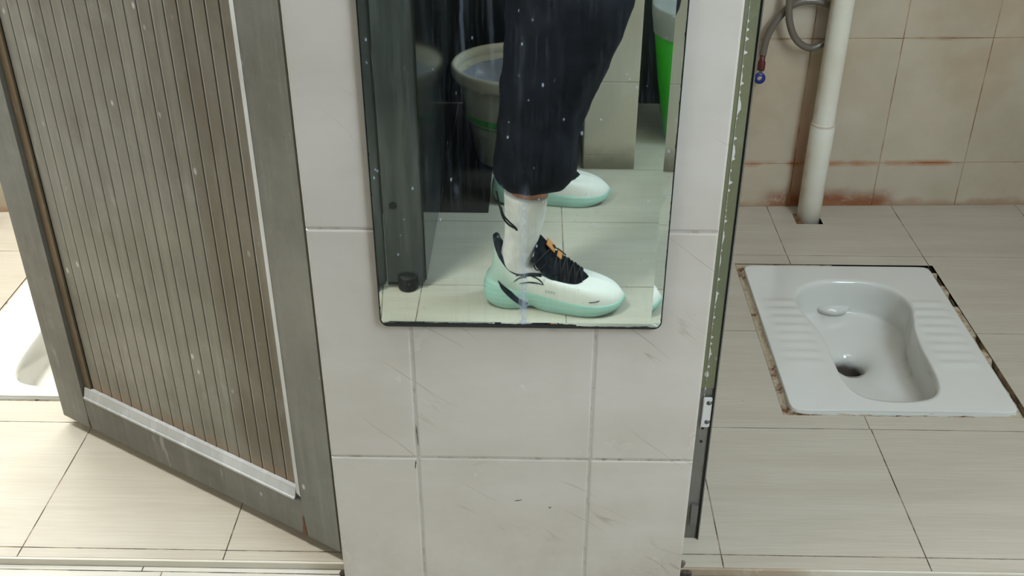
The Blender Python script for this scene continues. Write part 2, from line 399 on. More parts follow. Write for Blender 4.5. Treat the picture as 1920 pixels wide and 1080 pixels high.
# ------------------------------------------------------------------ pillar between the stalls, tiled front
PX0, PX1 = -0.2635, 0.2155
b = bmesh.new(); box(b, PX0 + 0.004, PX1 - 0.004, 0.0011, 0.0995, -0.013, 2.6); box(b, -0.20, 0.20, 0.20, 1.52, 0.0, 2.6)
pil = structure(obj('wall_middle', b, M_GROUT_WALL), 'pale marble tiled pillar between the two stalls', 'wall')
zs = [-0.0125, 0.2365, 0.5755, 0.915, 1.255, 1.595, 1.935, 2.275, 2.6]
xs = [PX0, -0.1475, 0.0785, PX1]
R = [(xs[i], xs[i+1], zs[j], zs[j+1]) for i in range(3) for j in range(len(zs)-1)]
tiles('tile_surface', R, M_MARBLE, lambda u, v, h: (u, 0.006 - h, v), 0.006, 0.0026, 0.0022, parent=pil, jitter=0.0003)
R = [(0.0065, 0.20, zs[j], zs[j+1]) for j in range(len(zs)-1)]
tiles('tile_surface', R, M_MARBLE, lambda u, v, h: (PX0 + 0.006 - h, u, v), 0.006, 0.002, 0.001, parent=pil)
tiles('tile_surface', [(0.0065, 0.098, r[2], r[3]) for r in R], M_MARBLE, lambda u, v, h: (PX1 - 0.006 + h, u, v), 0.006, 0.002, 0.001, parent=pil)
# small scuffs on the lower tiles of the pillar
M_SCUFF = plain('scuff_mark', srgb(84, 76, 66), 0.7)
for (x0, z0, x1, z1, w_) in ((-0.020, 0.1635, -0.009, 0.1655, 0.0009), (0.0265, 0.1530, 0.0300, 0.1520, 0.0012), (-0.1475, 0.292, -0.1462, 0.258, 0.0008), (-0.150, 0.232, -0.1515, 0.218, 0.0009)):
    b = bmesh.new(); n5 = 6; A, B = [], []
    for i in range(n5 + 1):
        t_ = i/n5; ww = w_*(sin(pi*(0.1 + 0.8*t_)))*(0.6 + 0.4*((i*7) % 3)/2); jz = 0.0004*((i*5) % 3 - 1)
        dx, dz = x1-x0, z1-z0; L_ = math.hypot(dx, dz); nx, nz = -dz/L_, dx/L_
        A.append(b.verts.new((x0+dx*t_+nx*ww+nz*jz, -0.0006, z0+dz*t_+nz*ww+jz))); B.append(b.verts.new((x0+dx*t_-nx*ww+nz*jz, -0.0006, z0+dz*t_-nz*ww+jz)))
    for i in range(n5): b.faces.new((A[i], A[i+1], B[i+1], B[i]))
    obj('scuff', b, M_SCUFF, pil)
# crumbling cement at the pillar's foot
def lump(name, pts, mat, r=0.012, h=0.008, parent=None, seed=0):
    bm = bmesh.new()
    for (x, y, z, s) in pts:
        m = Matrix.Translation((x, y, z)) @ Matrix.Diagonal((s, s, s*h/r, 1))
        bmesh.ops.create_icosphere(bm, subdivisions=3, radius=r, matrix=m)
    for v in bm.verts:
        v.co += 0.35 * r * Vector(noise.noise_vector(v.co * 110 + Vector((seed, 0, 0)))) * Vector((1, 1, .5)).length / 1.5
    return obj(name, bm, mat, parent, True)
lump('cement', [(0.222, 0.028, -0.006, 1.1), (0.226, 0.012, -0.010, 1.0), (0.221, -0.004, -0.012, .9), (0.229, 0.036, -0.006, .9), (0.222, 0.05, 0.0, .7)], M_DARKCEM, 0.010, 0.006, pil, 3)
lump('cement', [(-0.270, 0.030, -0.010, .8), (-0.268, 0.012, -0.012, .9), (-0.272, -0.004, -0.014, .7)], M_DARKCEM, 0.007, 0.005, pil, 9)

# ------------------------------------------------------------------ stall back wall, slightly askew
SL = 0.038
def wy(x): return 1.228 + SL * (x - 0.517)
b = bmesh.new()
v = [b.verts.new((x, y, z)) for z in (-0.01, 2.6) for x, y in ((-1.6, wy(-1.6)+.0010), (1.6, wy(1.6)+.0010), (1.6, 1.5), (-1.6, 1.5))]
for f in ((0,1,2,3),(4,5,6,7),(0,1,5,4),(1,2,6,5),(2,3,7,6),(3,0,4,7)): b.faces.new([v[i] for i in f])
wb = structure(obj('wall_back', b, M_WALLG), 'beige tiled back wall of the stalls with rust stains', 'wall')
zs2 = [0.0, 0.112, 0.4135, 0.715, 1.016, 1.317, 1.62]
R = []
for a, c in zip(zs2, zs2[1:]): R += [(p, q, a, c) for p, q in zip(*(lambda g: (g, g[1:]))(grid(-1.6, 1.6, 0.202, 0.617)))]
tiles('tile_surface', R, M_WALL, lambda u, v_, h: (u, wy(u) + 0.006 - h, v_), 0.006, 0.0018, 0.0008, parent=wb, jitter=0.0001)

# side walls, ceiling, front walls above the stalls
def wallbox(name, label, d, mat=M_PLAIN_WALL):
    bm = bmesh.new(); box(bm, *d); return structure(obj(name, bm, mat), label, 'wall')
wallbox('wall_left', 'white wall at the far side of the bright stall', (-1.6, -1.52, 0.2, 1.16, 0.0, 2.6))
wallbox('wall_right', 'white wall at the far side of the dim stall', (1.40, 1.60, 0.2, 1.26, 0.0, 2.6))
wallbox('wall_hall_left', 'white end wall of the hallway beside the bin cabinet', (-2.2, -2.1, -2.0, 0.2, -0.2, 2.6))
wallbox('wall_hall_right', 'white end wall of the hallway', (1.45, 1.55, -2.0, 0.2, -0.2, 2.6))
M_DARKWALL = plain('dark_wall', srgb(40, 44, 42), 0.4, var=0.2, scale=9)  # near-black wall colour, mottled at random
wallbox('wall_front', 'dark wall behind the buckets on the far side of the hallway', (-2.2, 2.2, -2.05, -1.95, -0.2, 2.6), M_DARKWALL)
b = bmesh.new(); box(b, -2.2, 2.2, -2.05, 1.5, 2.6, 2.7); structure(obj('ceiling', b, M_CEIL), 'plain white ceiling', 'ceiling')
# stub walls either side of the stall fronts
wallbox('wall_stub_left', 'white wall left of the open aluminium door', (-2.1, -1.52, 0.10, 0.2, 0.0, 2.6))
wallbox('wall_stub_right', 'white wall right of the dim stall opening', (1.40, 2.1, 0.10, 0.2, 0.0, 2.6))

# windows in the hallway ends and in the bright stall
M_WFRAME = plain('white_window_frame', srgb(220, 222, 222), 0.4, var=0.02)
def window(name, label, axis, pos, c, w_, h_, z):
    bm = bmesh.new(); t = 0.04
    for (a0, a1, z0, z1) in ((c-w_/2-t, c+w_/2+t, z+h_/2, z+h_/2+t), (c-w_/2-t, c+w_/2+t, z-h_/2-t, z-h_/2), (c-w_/2-t, c-w_/2, z-h_/2, z+h_/2), (c+w_/2, c+w_/2+t, z-h_/2, z+h_/2), (c-0.015, c+0.015, z-h_/2, z+h_/2)):
        if axis == 'x': box(bm, pos-0.012, pos+0.012, a0, a1, z0, z1)
        else: box(bm, a0, a1, pos-0.012, pos+0.012, z0, z1)
    return structure(obj(name, bm, M_WFRAME), label, 'window')
window('window_1', 'white framed window at the right end of the hallway', 'x', 1.436, -0.85, 0.9, 0.9, 1.65)
window('window_2', 'white framed window at the left end of the hallway', 'x', -2.085, -0.75, 1.1, 0.9, 1.75)
window('window_3', 'white framed window high in the bright stall', 'y', 1.15, -1.0, 0.9, 0.6, 1.75)

# tiled pier across the hallway, seen in the mirror
b = bmesh.new(); box(b, 0.132, 0.2625, -1.95, -1.4762, -0.013, 2.6)
pier = structure(obj('wall_pier', b, M_GROUT_WALL), 'cream tiled pier across the hallway, dirty at its foot', 'wall')
n_ = NT('pier_tile', 0.3)
z_ = n_.math('ADD', n_.xyz()[2], n_.math('MULTIPLY', n_.math('SUBTRACT', n_.noise(18, 5, 0.7), 0.5), 0.05))
cc = n_.mix(n_.mapr(n_.noise(5, 4), 0.3, 0.7), srgb(206, 200, 186), srgb(196, 188, 170))
cc = n_.mix(n_.math('MULTIPLY', n_.mapr(z_, 0.07, 0.0), 0.75), cc, srgb(92, 88, 66))
sp_ = n_.math('MULTIPLY', n_.mapr(n_.voronoi(30), 0.03, 0.05, 1, 0), n_.mapr(n_.noise(9, 2), 0.58, 0.64))
cc = n_.mix(n_.math('MULTIPLY', sp_, .7), cc, srgb(50, 46, 40)); n_.color(cc); M_PIER = n_.m
zz_ = [-0.0125, 0.028, 0.226, 0.526, 0.826, 1.126, 1.426, 1.726, 2.026, 2.6]
tiles('tile_surface', [(0.13, 0.264, a, c) for a, c in zip(zz_, zz_[1:])], M_PIER, lambda u, v_, h: (u, -1.481 + h, v_), 0.006, 0.002, 0.001, parent=pier)
tiles('tile_surface', [(-1.95, -1.4765, a, c) for a, c in zip(zz_, zz_[1:])], M_PIER, lambda u, v_, h: (0.258 + h, u, v_), 0.006, 0.002, 0.001, parent=pier)
tiles('tile_surface', [(-1.95, -1.4765, a, c) for a, c in zip(zz_, zz_[1:])], M_PIER, lambda u, v_, h: (0.136 - h, u, v_), 0.006, 0.002, 0.001, parent=pier)

# ------------------------------------------------------------------ squat toilets
def make_toilet(label, cx, group=None):
    t = thing('squat_toilet', label, 'squat toilet', (cx, 0.669, 0.0))
    N = 192
    # opening outline in local coordinates (x right, y to the wall)
    key = [(-0.001, 0.193), (0.045, 0.189), (0.082, 0.172), (0.106, 0.140), (0.113, 0.100), (0.106, 0.058), (0.095, 0.010), (0.089, -0.045), (0.088, -0.10), (0.086, -0.150), (0.076, -0.192), (0.050, -0.216), (0.0, -0.224)]
    half = smoothpath([(-x, y, 0) for x, y in key[1:3]][::-1] + [(x, y, 0) for x, y in key] + [(-key[-2][0], key[-2][1], 0)], 12)
    half = half[24:24 + 12*12 + 1]
    pts = [(p.x, p.y) for p in half]; full = pts + [(-x, y) for x, y in pts[-2:0:-1]]
    # resample by arc length
    L = [0]
    for a, c in zip(full, full[1:] + full[:1]): L.append(L[-1] + math.hypot(c[0]-a[0], c[1]-a[1]))
    out = []; tot = L[-1]; fl = full + full[:1]; j = 0
    for i in range(N):
        s = tot*i/N
        while L[j+1] < s: j += 1
        q = (s - L[j]) / max(1e-9, L[j+1]-L[j]); out.append((fl[j][0] + (fl[j+1][0]-fl[j][0])*q, fl[j][1] + (fl[j+1][1]-fl[j][1])*q))
    W, Hh, rc = 0.200, 0.257, 0.015
    def rectpt(x, y):
        # project from the axis outwards to the rounded rectangle
        yc = max(-0.13, min(0.10, y)); dx, dy = x, y - yc
        if abs(y) < 0.12 or True:
            dx, dy = x * 1.0, (y - yc*0.55)
        k = min(W/abs(dx) if abs(dx) > 1e-6 else 1e9, (Hh - (yc*0.55 if dy > 0 else -yc*0.55))/abs(dy) if abs(dy) > 1e-6 else 1e9)
        X, Y = dx*k, yc*0.55 + dy*k
        # rounded corners
        ax, ay = abs(X), abs(Y)
        if ax > W-rc and ay > Hh-rc:
            ddx, ddy = ax-(W-rc), ay-(Hh-rc); d = math.hypot(ddx, ddy)
            if d > rc: ax, ay = W-rc+ddx*rc/d, Hh-rc+ddy*rc/d
        return math.copysign(ax, X), math.copysign(ay, Y)
    rect = [rectpt(*p) for p in out]
    TOP = 0.009
    def rib(x, y):
        if not (0.118 < abs(x) < 0.188 or 0.1 < abs(x) < 0.19): return 0
        e = min(1, max(0, (abs(x)-0.100)/0.02)) * min(1, max(0, (0.190-abs(x))/0.018))
        if x > 0: pass
        r0, r1 = -0.125, 0.120
        if y < r0 or y > r1: return 0
        return 0.0024 * e * (0.5 - 0.5*cos(2*pi*(y - r0)/((r1-r0)/8)))
    rings = []
    K = 46
    # outer skirt
    rings.append([(x, y, -0.03) for x, y in rect]); rings.append([(x, y, TOP-0.004) for x, y in rect]); rings.append([(x*0.994, y*0.996, TOP-0.001) for x, y in rect])
    for k in range(K):
        s = 0.012 + (1-0.012) * k/(K-1); rg = []
        for (rx, ry), (ox, oy) in zip(rect, out):
            x, y = rx + (ox*1.06-rx)*s, ry + (oy*1.04-ry)*s
            rg.append((x, y, TOP + rib(x, y)))
        rings.append(rg)
    cx0, cy0 = -0.012, 0.026      # drain
    for sc, z in ((1.035, TOP-0.0002), (1.012, TOP-0.0016), (0.998, TOP-0.0055), (0.99, TOP-0.012), (0.985, -0.025), (0.98, -0.050), (0.978, -0.060), (0.972, -0.0645), (0.955, -0.067)):
        rings.append([(ox*sc, oy*sc, z) for ox, oy in out])
    base = rings[-1]; rh = 0.034
    for k in range(1, 15):
        s = k/14; rg = []
        for (bx, by, bz) in base:
            a = atan2(by-cy0, bx-cx0); hx, hy = cx0+rh*cos(a), cy0+rh*sin(a)
            x, y = bx + (hx-bx)*s, by + (hy-by)*s
            z = bz - 0.016*s - 0.012*s**7
            rg.append((x, y, z))
        rings.append(rg)
    for r_, z in ((0.031, -0.103), (0.0285, -0.112), (0.027, -0.125), (0.0265, -0.16), (0.001, -0.165)):
        rings.append([(cx0 + r_*cos(atan2(by-cy0, bx-cx0)), cy0 + r_*sin(atan2(by-cy0, bx-cx0)), z) for (bx, by, bz) in base])
    verts = [p for r_ in rings for p in r_]; faces = []
    for i in range(len(rings)-1):
        for k in range(N): faces.append((i*N+k, i*N+(k+1) % N, (i+1)*N+(k+1) % N, (i+1)*N+k))
    pan = rawobj('pan', verts, faces, M_CERAMIC, t)
    # half-round flush spout on the rear wall of the bowl
    bm = bmesh.new(); n = 24; rr = 0.036
    top = [bm.verts.new((-0.012 + rr*cos(pi*k/n), 0.195 - 0.72*rr*sin(pi*k/n), -0.050)) for k in range(n+1)]
    mid = [bm.verts.new((-0.012 + (rr+.001)*cos(pi*k/n), 0.195 - 0.72*(rr+.001)*sin(pi*k/n), -0.058)) for k in range(n+1)]
    low = [bm.verts.new((-0.012 + (rr-.006)*cos(pi*k/n), 0.193 - 0.62*(rr-.006)*sin(pi*k/n), -0.068)) for k in range(n+1)]
    bm.faces.new(top); bm.faces.new(low[::-1])
    for A, B in ((top, mid), (mid, low)):
        for k in range(n): bm.faces.new((A[k], A[k+1], B[k+1], B[k]))
    obj('flush_spout', bm, M_CERAMIC, t, True)
    # dark water seal in the drain
    bm = bmesh.new(); bmesh.ops.create_circle(bm, cap_ends=True, radius=0.027, segments=32, matrix=Matrix.Translation((cx0, cy0, -0.135)))
    obj('drain_water', bm, plain('drain_dark', srgb(14, 10, 8), 0.1), t)
    # crumbling cement joint around the pan
    bm = bmesh.new(); m = 260; inner, outer, rect2 = [], [], []
    HW, HB, HT, HL = HX1 - 0.001 - 0.6565, HY + .001 - 0.669, HY1 - 0.001 - 0.669, HX + 0.001 - 0.6565
    per = [(HL, HB), (HW, HB), (HW, HT), (HL, HT)]; P2 = []
    for (a, c) in zip(per, per[1:] + per[:1]):
        mm = 90
        for k in range(mm): P2.append((a[0]+(c[0]-a[0])*k/mm, a[1]+(c[1]-a[1])*k/mm))
    prev = None; first = None
    for (x, y) in P2:
        ix, iy = max(-W+0.002, min(W-0.002, x)), max(-Hh+0.002, min(Hh-0.002, y))
        if abs(ix) > W-rc and abs(iy) > Hh-rc:
            ddx, ddy = abs(ix)-(W-rc), abs(iy)-(Hh-rc); d = math.hypot(ddx, ddy)
            if d > rc-.002: ix, iy = math.copysign(W-rc+ddx*(rc-.002)/d, ix), math.copysign(Hh-rc+ddy*(rc-.002)/d, iy)
        nz = noise.noise(Vector((x*23+cx*7, y*23, 0))); nn = noise.noise(Vector((x*70, y*70, 4)))
        gap = math.hypot(x-ix, y-iy)
        rim = 0.0035 + 0.002*nn; zin = TOP - 0.006 + 0.004*nz
        # broken away at some places: the outer edge drops
        drop = 0.012 if (x > 0.19 and nz > 0.05) or (x > 0.2 and y < -0.2) or (y > 0.25 and x > 0.0) else 0.0
        s3 = []
        for q, zq in ((0, zin), (0.25, zin + 0.002*nn), (0.5, -0.001 + 0.003*nz - drop*0.2), (0.75, -0.0005 + 0.002*nn - drop*0.8), (1.0, -0.0015 - drop)):
            jx = 0.002*noise.noise(Vector((x*60, y*60, q*9)))*(q not in (0, 1))
            s3.append(bm.verts.new((ix + (x-ix)*q + jx, iy + (y-iy)*q + jx, zq)))
        if prev:
            for k in range(4): bm.faces.new((prev[k], prev[k+1], s3[k+1], s3[k]))
        else: first = s3
        prev = s3
    for k in range(4): bm.faces.new((prev[k], prev[k+1], first[k+1], first[k]))
    obj('cement_joint', bm, M_CEMENT, t, True)
    return t
t1 = make_toilet('white ceramic squat toilet in the dim stall with the pipe, rusty cement around it', 0.6565)
t2 = make_toilet('brightly lit white squat toilet mostly hidden behind the open aluminium door', 0.6565 - 1.527)
t2.location.y += 0.012

# ------------------------------------------------------------------ drain pipe
pc = (0.6545, 1.178)
t = thing('drain_pipe', 'white plastic drain pipe standing in a square hole against the rust-stained wall', 'pipe', (pc[0], pc[1], 0))
b = bmesh.new(); lathe(b, [(0.0245, -0.06), (0.0245, 2.59)], n=40); obj('pipe', b, M_PVC, t, True)
b = bmesh.new(); lathe(b, [(0.0247, -0.03), (0.0272, -0.028), (0.0272, 0.235), (0.0262, 0.238), (0.0247, 0.239)], n=40); obj('socket', b, M_PVC, t, True)
lump('cement', [(-0.026, -0.016, -0.008, 1.0), (-0.02, -0.028, -0.010, .8), (-0.030, 0.0, -0.006, 1.0), (-0.030, 0.010, -0.005, 1.0), (-0.02, 0.012, -0.006, 1.0)], M_RUST, 0.009, 0.006, t, 5)

# ------------------------------------------------------------------ hose hanging on the wall
t = thing('flush_hose', 'grey flexible hose looped behind the pipe with a blue washer at its end', 'hose', (0.54, 1.2, 0.0))
def P(x, y, z): return (x - 0.54, y - 1.2, z)
path = smoothpath([P(0.548, 1.20, 0.80), P(0.545, 1.198, 0.62), P(0.5445, 1.192, 0.515), P(0.551, 1.188, 0.462), P(0.572, 1.190, 0.423), P(0.604, 1.195, 0.405), P(0.635, 1.202, 0.416), P(0.657, 1.213, 0.447), P(0.655, 1.214, 0.477), P(0.632, 1.210, 0.497), P(0.592, 1.208, 0.505), P(0.556, 1.208, 0.495), P(0.527, 1.207, 0.463), P(0.510, 1.205, 0.425), P(0.504, 1.200, 0.386)], 10)
b = bmesh.new(); tube(b, path, 0.0078, 14); obj('hose', b, M_HOSE, t, True)
b = bmesh.new(); lathe(b, [(0.001, 0.352), (0.008, 0.352), (0.0085, 0.358), (0.0085, 0.370), (0.0065, 0.374), (0.0065, 0.388), (0.001, 0.388)], P(0.504, 1.20, 0), 20); obj('clamp', b, M_RED, t, True)
b = bmesh.new()
bmesh.ops.create_cube(b, size=1, matrix=Matrix.Translation(P(0.504, 1.20, 0.346)) @ Matrix.Diagonal((0.007, 0.006, 0.014, 1))); obj('connector', b, M_SCREW, t)
b = bmesh.new(); lathe(b, [(0.0056, -0.003), (0.0126, -0.003), (0.0132, 0.0), (0.0126, 0.003), (0.0056, 0.003), (0.0056, -0.003)], P(0.503, 1.198, 0.334), 28, 'Y'); obj('blue_washer', b, M_BLUE, t, True)
b = bmesh.new(); tube(b, [P(0.548, 1.20, 0.79), P(0.548, 1.20, 0.83), P(0.548, 1.236, 0.83)], 0.009, 12); obj('wall_tap', b, M_SCREW, t, True)

# ------------------------------------------------------------------ aluminium door of the bright stall
DX, DY, DZ = -0.275, 0.043, 0.0
d = structure(thing('door_1', 'open grey aluminium plank door hinged to the tiled pillar', 'door', (DX, DY, 0), atan2(0.314, -0.529)), 'open grey aluminium plank door hinged to the tiled pillar', 'door')
DW, DB, DT = 0.615, 0.020, 1.95
b = bmesh.new(); box(b, 0.0, 0.0665, -0.034, 0, DB, DT); st1 = obj('hinge_stile', b, M_ALU, d)
b = bmesh.new(); box(b, 0.546, DW, -0.034, 0, DB, DT); obj('free_stile', b, M_ALU, d)
b = bmesh.new(); box(b, 0.0672, 0.5453, -0.034, -0.0005, DB + .0005, 0.083); obj('bottom_rail', b, M_ALU, d)
b = bmesh.new(); box(b, 0.0672, 0.5453, -0.034, -0.0005, DT-0.07, DT); obj('top_rail', b, M_ALU, d)
# recessed strip beside the free stile
b = bmesh.new()
box(b, 0.529, 0.5455, -0.020, -0.007, 0.100, DT-0.07); obj('recess_strip', b, M_ALU_BROWN, d)
# plank panel: one pressed sheet
b = bmesh.new(); p0, p1 = 0.0775, 0.5275; npk = 19; prof = []
for k in range(npk):
    a = p0 + (p1-p0)*k/npk; c = p0 + (p1-p0)*(k+1)/npk
    prof += [(a, -0.0119), (a+0.0005, -0.0118), (a+0.0012, -0.0101), (a+0.0022, -0.0106), (c-0.0012, -0.0107), (c-0.0005, -0.0110), (c, -0.0118)]
vv = [[b.verts.new((x, y, z)) for x, y in prof] for z in (0.085, DT-0.06)]
for k in range(len(prof)-1): b.faces.new((vv[0][k], vv[0][k+1], vv[1][k+1], vv[1][k]))
box(b, p0, p1, -0.030, -0.016, 0.085, DT-0.06)
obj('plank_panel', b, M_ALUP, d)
b = bmesh.new()                                  # light bead on the hinge side (sloping)
for z0, z1 in ((0.095, DT-0.07),):
    v = [b.verts.new(p) for p in ((0.0668, 0.0004, z0), (0.0668, 0.0004, z1), (0.0772, -0.0030, z1), (0.0772, -0.0030, z0), (0.0668, -0.015, z0), (0.0668, -0.015, z1))]
    for f in ((0,3,2,1), (0,1,5,4), (3,4,5,2), (0,4,3), (1,2,5)): b.faces.new([v[i] for i in f])
obj('side_bead', b, M_ALU_BEAD, d)
b = bmesh.new()                                  # bottom bead: stepped profile
pr = [(0.083, 0.001), (0.0865, 0.0012), (0.087, -0.001), (0.100, -0.0045), (0.1025, -0.0048), (0.103, -0.011), (0.083, -0.011)]
x0, x1 = 0.0795, 0.543
A = [b.verts.new((x0, y, z)) for z, y in pr]; B = [b.verts.new((x1, y, z)) for z, y in pr]
for k in range(len(pr)): b.faces.new((A[k], A[(k+1) % len(pr)], B[(k+1) % len(pr)], B[k]))
b.faces.new(A); b.faces.new(B[::-1]); obj('bottom_bead', b, M_ALU_BEAD, d)
b = bmesh.new(); box(b, 0.5275, 0.5292, -0.020, -0.0100, 0.100, DT-0.07); obj('rubber_gasket', b, M_RUBBER, d)
# rust run where rail and hinge stile meet
b = bmesh.new()
for (x, z0, z1, ww) in ((0.0668, 0.021, 0.060, 0.0042), (0.5457, 0.021, 0.045, 0.0022)):
    pts = [(x + 0.0012*noise.noise(Vector((0, 0, z0+i*.004))*60), z0 + (z1-z0)*i/10, ww*(1-i/11)*(0.8+0.5*random.random())) for i in range(11)]
    L_ = [b.verts.new((px - ww_, 0.0006, pz)) for px, pz, ww_ in pts]; R_ = [b.verts.new((px + ww_, 0.0006, pz)) for px, pz, ww_ in pts]
    for i in range(10): b.faces.new((L_[i], R_[i], R_[i+1], L_[i+1]))
obj('rust_run', b, M_RUST, d)

# ------------------------------------------------------------------ jamb of the dim stall
d2 = structure(thing('door_2', 'olive green metal door jamb beside the pillar, paint flaking', 'door', (0.2475, 0.10, 0)), 'olive green metal door jamb beside the pillar, paint flaking', 'door')
b = bmesh.new(); box(b, -0.030, 0.0035, 0.0, 0.035, 0.282, 2.1); obj('jamb', b, M_GREEN, d2)
b = bmesh.new(); box(b, -0.030, 0.0035, 0.004, 0.035, 0.0, 0.282); obj('lower_jamb', b, M_ALU, d2)
b = bmesh.new(); box(b, 0.0036, 0.0062, 0.002, 0.030, 0.002, 2.1); obj('rubber_gasket', b, M_RUBBER, d2)
b = bmesh.new(); box(b, 0.0063, 0.0078, 0.0, 0.034, 0.0, 2.1); obj('jamb_lip', b, M_ALU, d2)
b = bmesh.new(); box(b, -0.008, 0.002, -0.001, 0.0038, 0.030, 0.068); obj('bracket', b, M_ALU, d2)
b = bmesh.new(); bmesh.ops.create_cube(b, size=1, matrix=Matrix.Translation((-0.0025, 0.001, 0.240)) @ Matrix.Diagonal((0.0125, 0.003, 0.052, 1)))
bmesh.ops.bevel(b, geom=b.edges[:], offset=0.0012, segments=2, affect='EDGES'); hp = obj('hinge_plate', b, M_STEEL, d2)
for z in (0.257, 0.224):
    b = bmesh.new(); lathe(b, [(0.0008, -0.003), (0.002, -0.0022), (0.0034, -0.0014), (0.0042, -0.0006), (0.0044, 0.001)], (-0.0005, 0.0005, z), 18, 'Y')
    obj('screw', b, M_SCREW, hp, True)
for z in (0.210, 0.186):
    b = bmesh.new(); bmesh.ops.create_cone(b, cap_ends=True, segments=16, radius1=0.0021, radius2=0.0021, depth=0.001, matrix=Matrix.Translation((-0.0045, 0.0036, z)) @ Matrix.Rotation(pi/2, 4, 'X'))
    obj('screw_hole', b, M_RUBBER, d2)
# ragged white paint along the pillar edge of the jamb
b = bmesh.new(); prev = None
for i in range(700):
    z = 0.20 + i*0.0014; w_ = 0.0003 + max(0, noise.noise(Vector((0, 3, z*34))) - 0.1)*0.009 + max(0, noise.noise(Vector((0, 7, z*190))) - 0.1)*0.009
    if z < 0.30: w_ *= .3
    zf = 1.0
    c = (b.verts.new((-0.0085 - (1-zf)*.01, -0.0006, z)), b.verts.new((-0.0085 + w_, -0.0006, z)), b.verts.new((-0.0085 + w_, 0.0002, z)))
    if prev: b.faces.new((prev[0], prev[1], c[1], c[0])); b.faces.new((prev[1], prev[2], c[2], c[1]))
    prev = c
obj('flaking_paint', b, M_PAINTFLAKE, d2)

# white crumpled bag at the far wall of the bright stall
b = bmesh.new(); bmesh.ops.create_icosphere(b, subdivisions=4, radius=0.075, matrix=Matrix.Diagonal((1, 0.8, 0.62, 1)))
for v in b.verts:
    v.co += 0.022*Vector(noise.noise_vector(v.co*22)) + 0.008*Vector(noise.noise_vector(v.co*70)); v.co.z = max(v.co.z, -0.04)
o = obj('crumpled_bag', b, plain('white_film', srgb(220, 222, 226), 0.35, var=0.06), None, True); o.location = (-1.325, 1.075, 0.0402)
tag(o, 'crumpled white plastic bag lying on the bright stall floor beyond the door edge', 'bag')

# ------------------------------------------------------------------ mirror
def mirror_mat():
    n = NT('mirror_silver', 0.02, 1.0)
    x, y, z = n.xyz()
    n.color((0.66, 0.73, 0.66, 1))
    n.b.inputs['Roughness'].default_value = 0.012
    dust = n.N.new('ShaderNodeBsdfDiffuse'); dust.inputs[0].default_value = srgb(176, 190, 204)
    streak = n.noise(1, 6, 0.65, n.mapping((95, 1, 5.5)))
    patch = n.noise(1, 3, 0.5, n.mapping((8, 1, 4), loc=(3, 0, 2)))
    f1 = n.math('MULTIPLY', n.mapr(streak, 0.48, 0.76), n.mapr(patch, 0.35, 0.7, 0.02, 0.13))
    fine = n.math('MULTIPLY', n.mapr(n.noise(1, 4, 0.7, n.mapping((420, 1, 22))), 0.5, 0.8), 0.05)
    sv = n.mapping((1, 1, 0.55))
    spots = n.math('MULTIPLY', n.mapr(n.voronoi(110, sv), 0.08, 0.20, 1, 0), n.mapr(n.noise(48, 2), 0.57, 0.62))
    spots2 = n.math('MULTIPLY', n.mapr(n.voronoi(40, n.mapping((1, 1, 0.4), loc=(5, 0, 3))), 0.04, 0.2, 1, 0), n.mapr(n.noise(19, 2), 0.56, 0.62))
    wob = n.math('MULTIPLY', n.math('SUBTRACT', n.noise(26, 3), 0.5), 0.006)
    dx = n.math('ABSOLUTE', n.math('ADD', n.math('ADD', x, 0.0095), wob))
    drip = n.math('MULTIPLY', n.mapr(dx, 0.0020, 0.0080, 1, 0), n.mapr(z, 0.645, 0.60))
    drip = n.math('MULTIPLY', drip, n.mapr(n.noise(1, 5, 0.7, n.mapping((260, 1, 18))), 0.3, 0.7, 0.12, 0.75))
    drip = n.math('MULTIPLY', drip, n.mapr(z, 0.52, 0.46, 0.75, 1.5))
    dx2 = n.math('ABSOLUTE', n.math('ADD', n.math('ADD', x, 0.075), wob))
    drip2 = n.math('MULTIPLY', n.mapr(dx2, 0.0008, 0.003, 1, 0), n.mapr(z, 0.76, 0.79, 0, 0.12))
    fac = n.math('ADD', n.math('ADD', n.math('ADD', 0.004, f1), fine), n.math('ADD', n.math('MULTIPLY', spots, 0.55), n.math('MULTIPLY', spots2, 0.10)))
    fac = n.math('ADD', fac, n.math('ADD', n.math('MULTIPLY', drip, 0.70), drip2), clamp=True)
    ms = n.N.new('ShaderNodeMixShader'); n.L.new(fac, ms.inputs[0]); n.L.new(n.b.outputs[0], ms.inputs[1]); n.L.new(dust.outputs[0], ms.inputs[2])
    n.L.new(ms.outputs[0], n.N['Material Output'].inputs['Surface'])
    return n.m
M_MIRROR = mirror_mat()
MX0, MX1, MZ0, MZ1 = -0.1825, 0.1565, 0.4465, 1.25
mt = thing('wall_mirror', 'frameless rectangular mirror with dark chipped edges fixed to the tiled pillar', 'mirror', (0, 0, 0))
def rrect(x0, x1, z0, z1, r, n=8):
    out = []
    for cx, cz, a0 in ((x1-r, z0+r, -pi/2), (x1-r, z1-r, 0), (x0+r, z1-r, pi/2), (x0+r, z0+r, pi)):
        for k in range(n+1):
            a = a0 + pi/2*k/n; out.append((cx + r*cos(a), cz + r*sin(a)))
    return out
b = bmesh.new(); BW = 0.0125; T = 0.0055; rise = BW*math.tan(radians(2.75))
o1 = rrect(MX0, MX1, MZ0, MZ1, 0.010); o2 = rrect(MX0+BW, MX1-BW, MZ0+BW*0.55, MZ1-BW, 0.0005)
ra = [b.verts.new((x, -0.0004, z)) for x, z in o1]
rb = [b.verts.new((x, -T-rise, z)) for x, z in o1]
rc_ = [b.verts.new((x, -T, z)) for x, z in o2]
nn_ = len(o1)
for k in range(nn_):
    b.faces.new((ra[k], ra[(k+1) % nn_], rb[(k+1) % nn_], rb[k])); b.faces.new((rb[k], rb[(k+1) % nn_], rc_[(k+1) % nn_], rc_[k]))
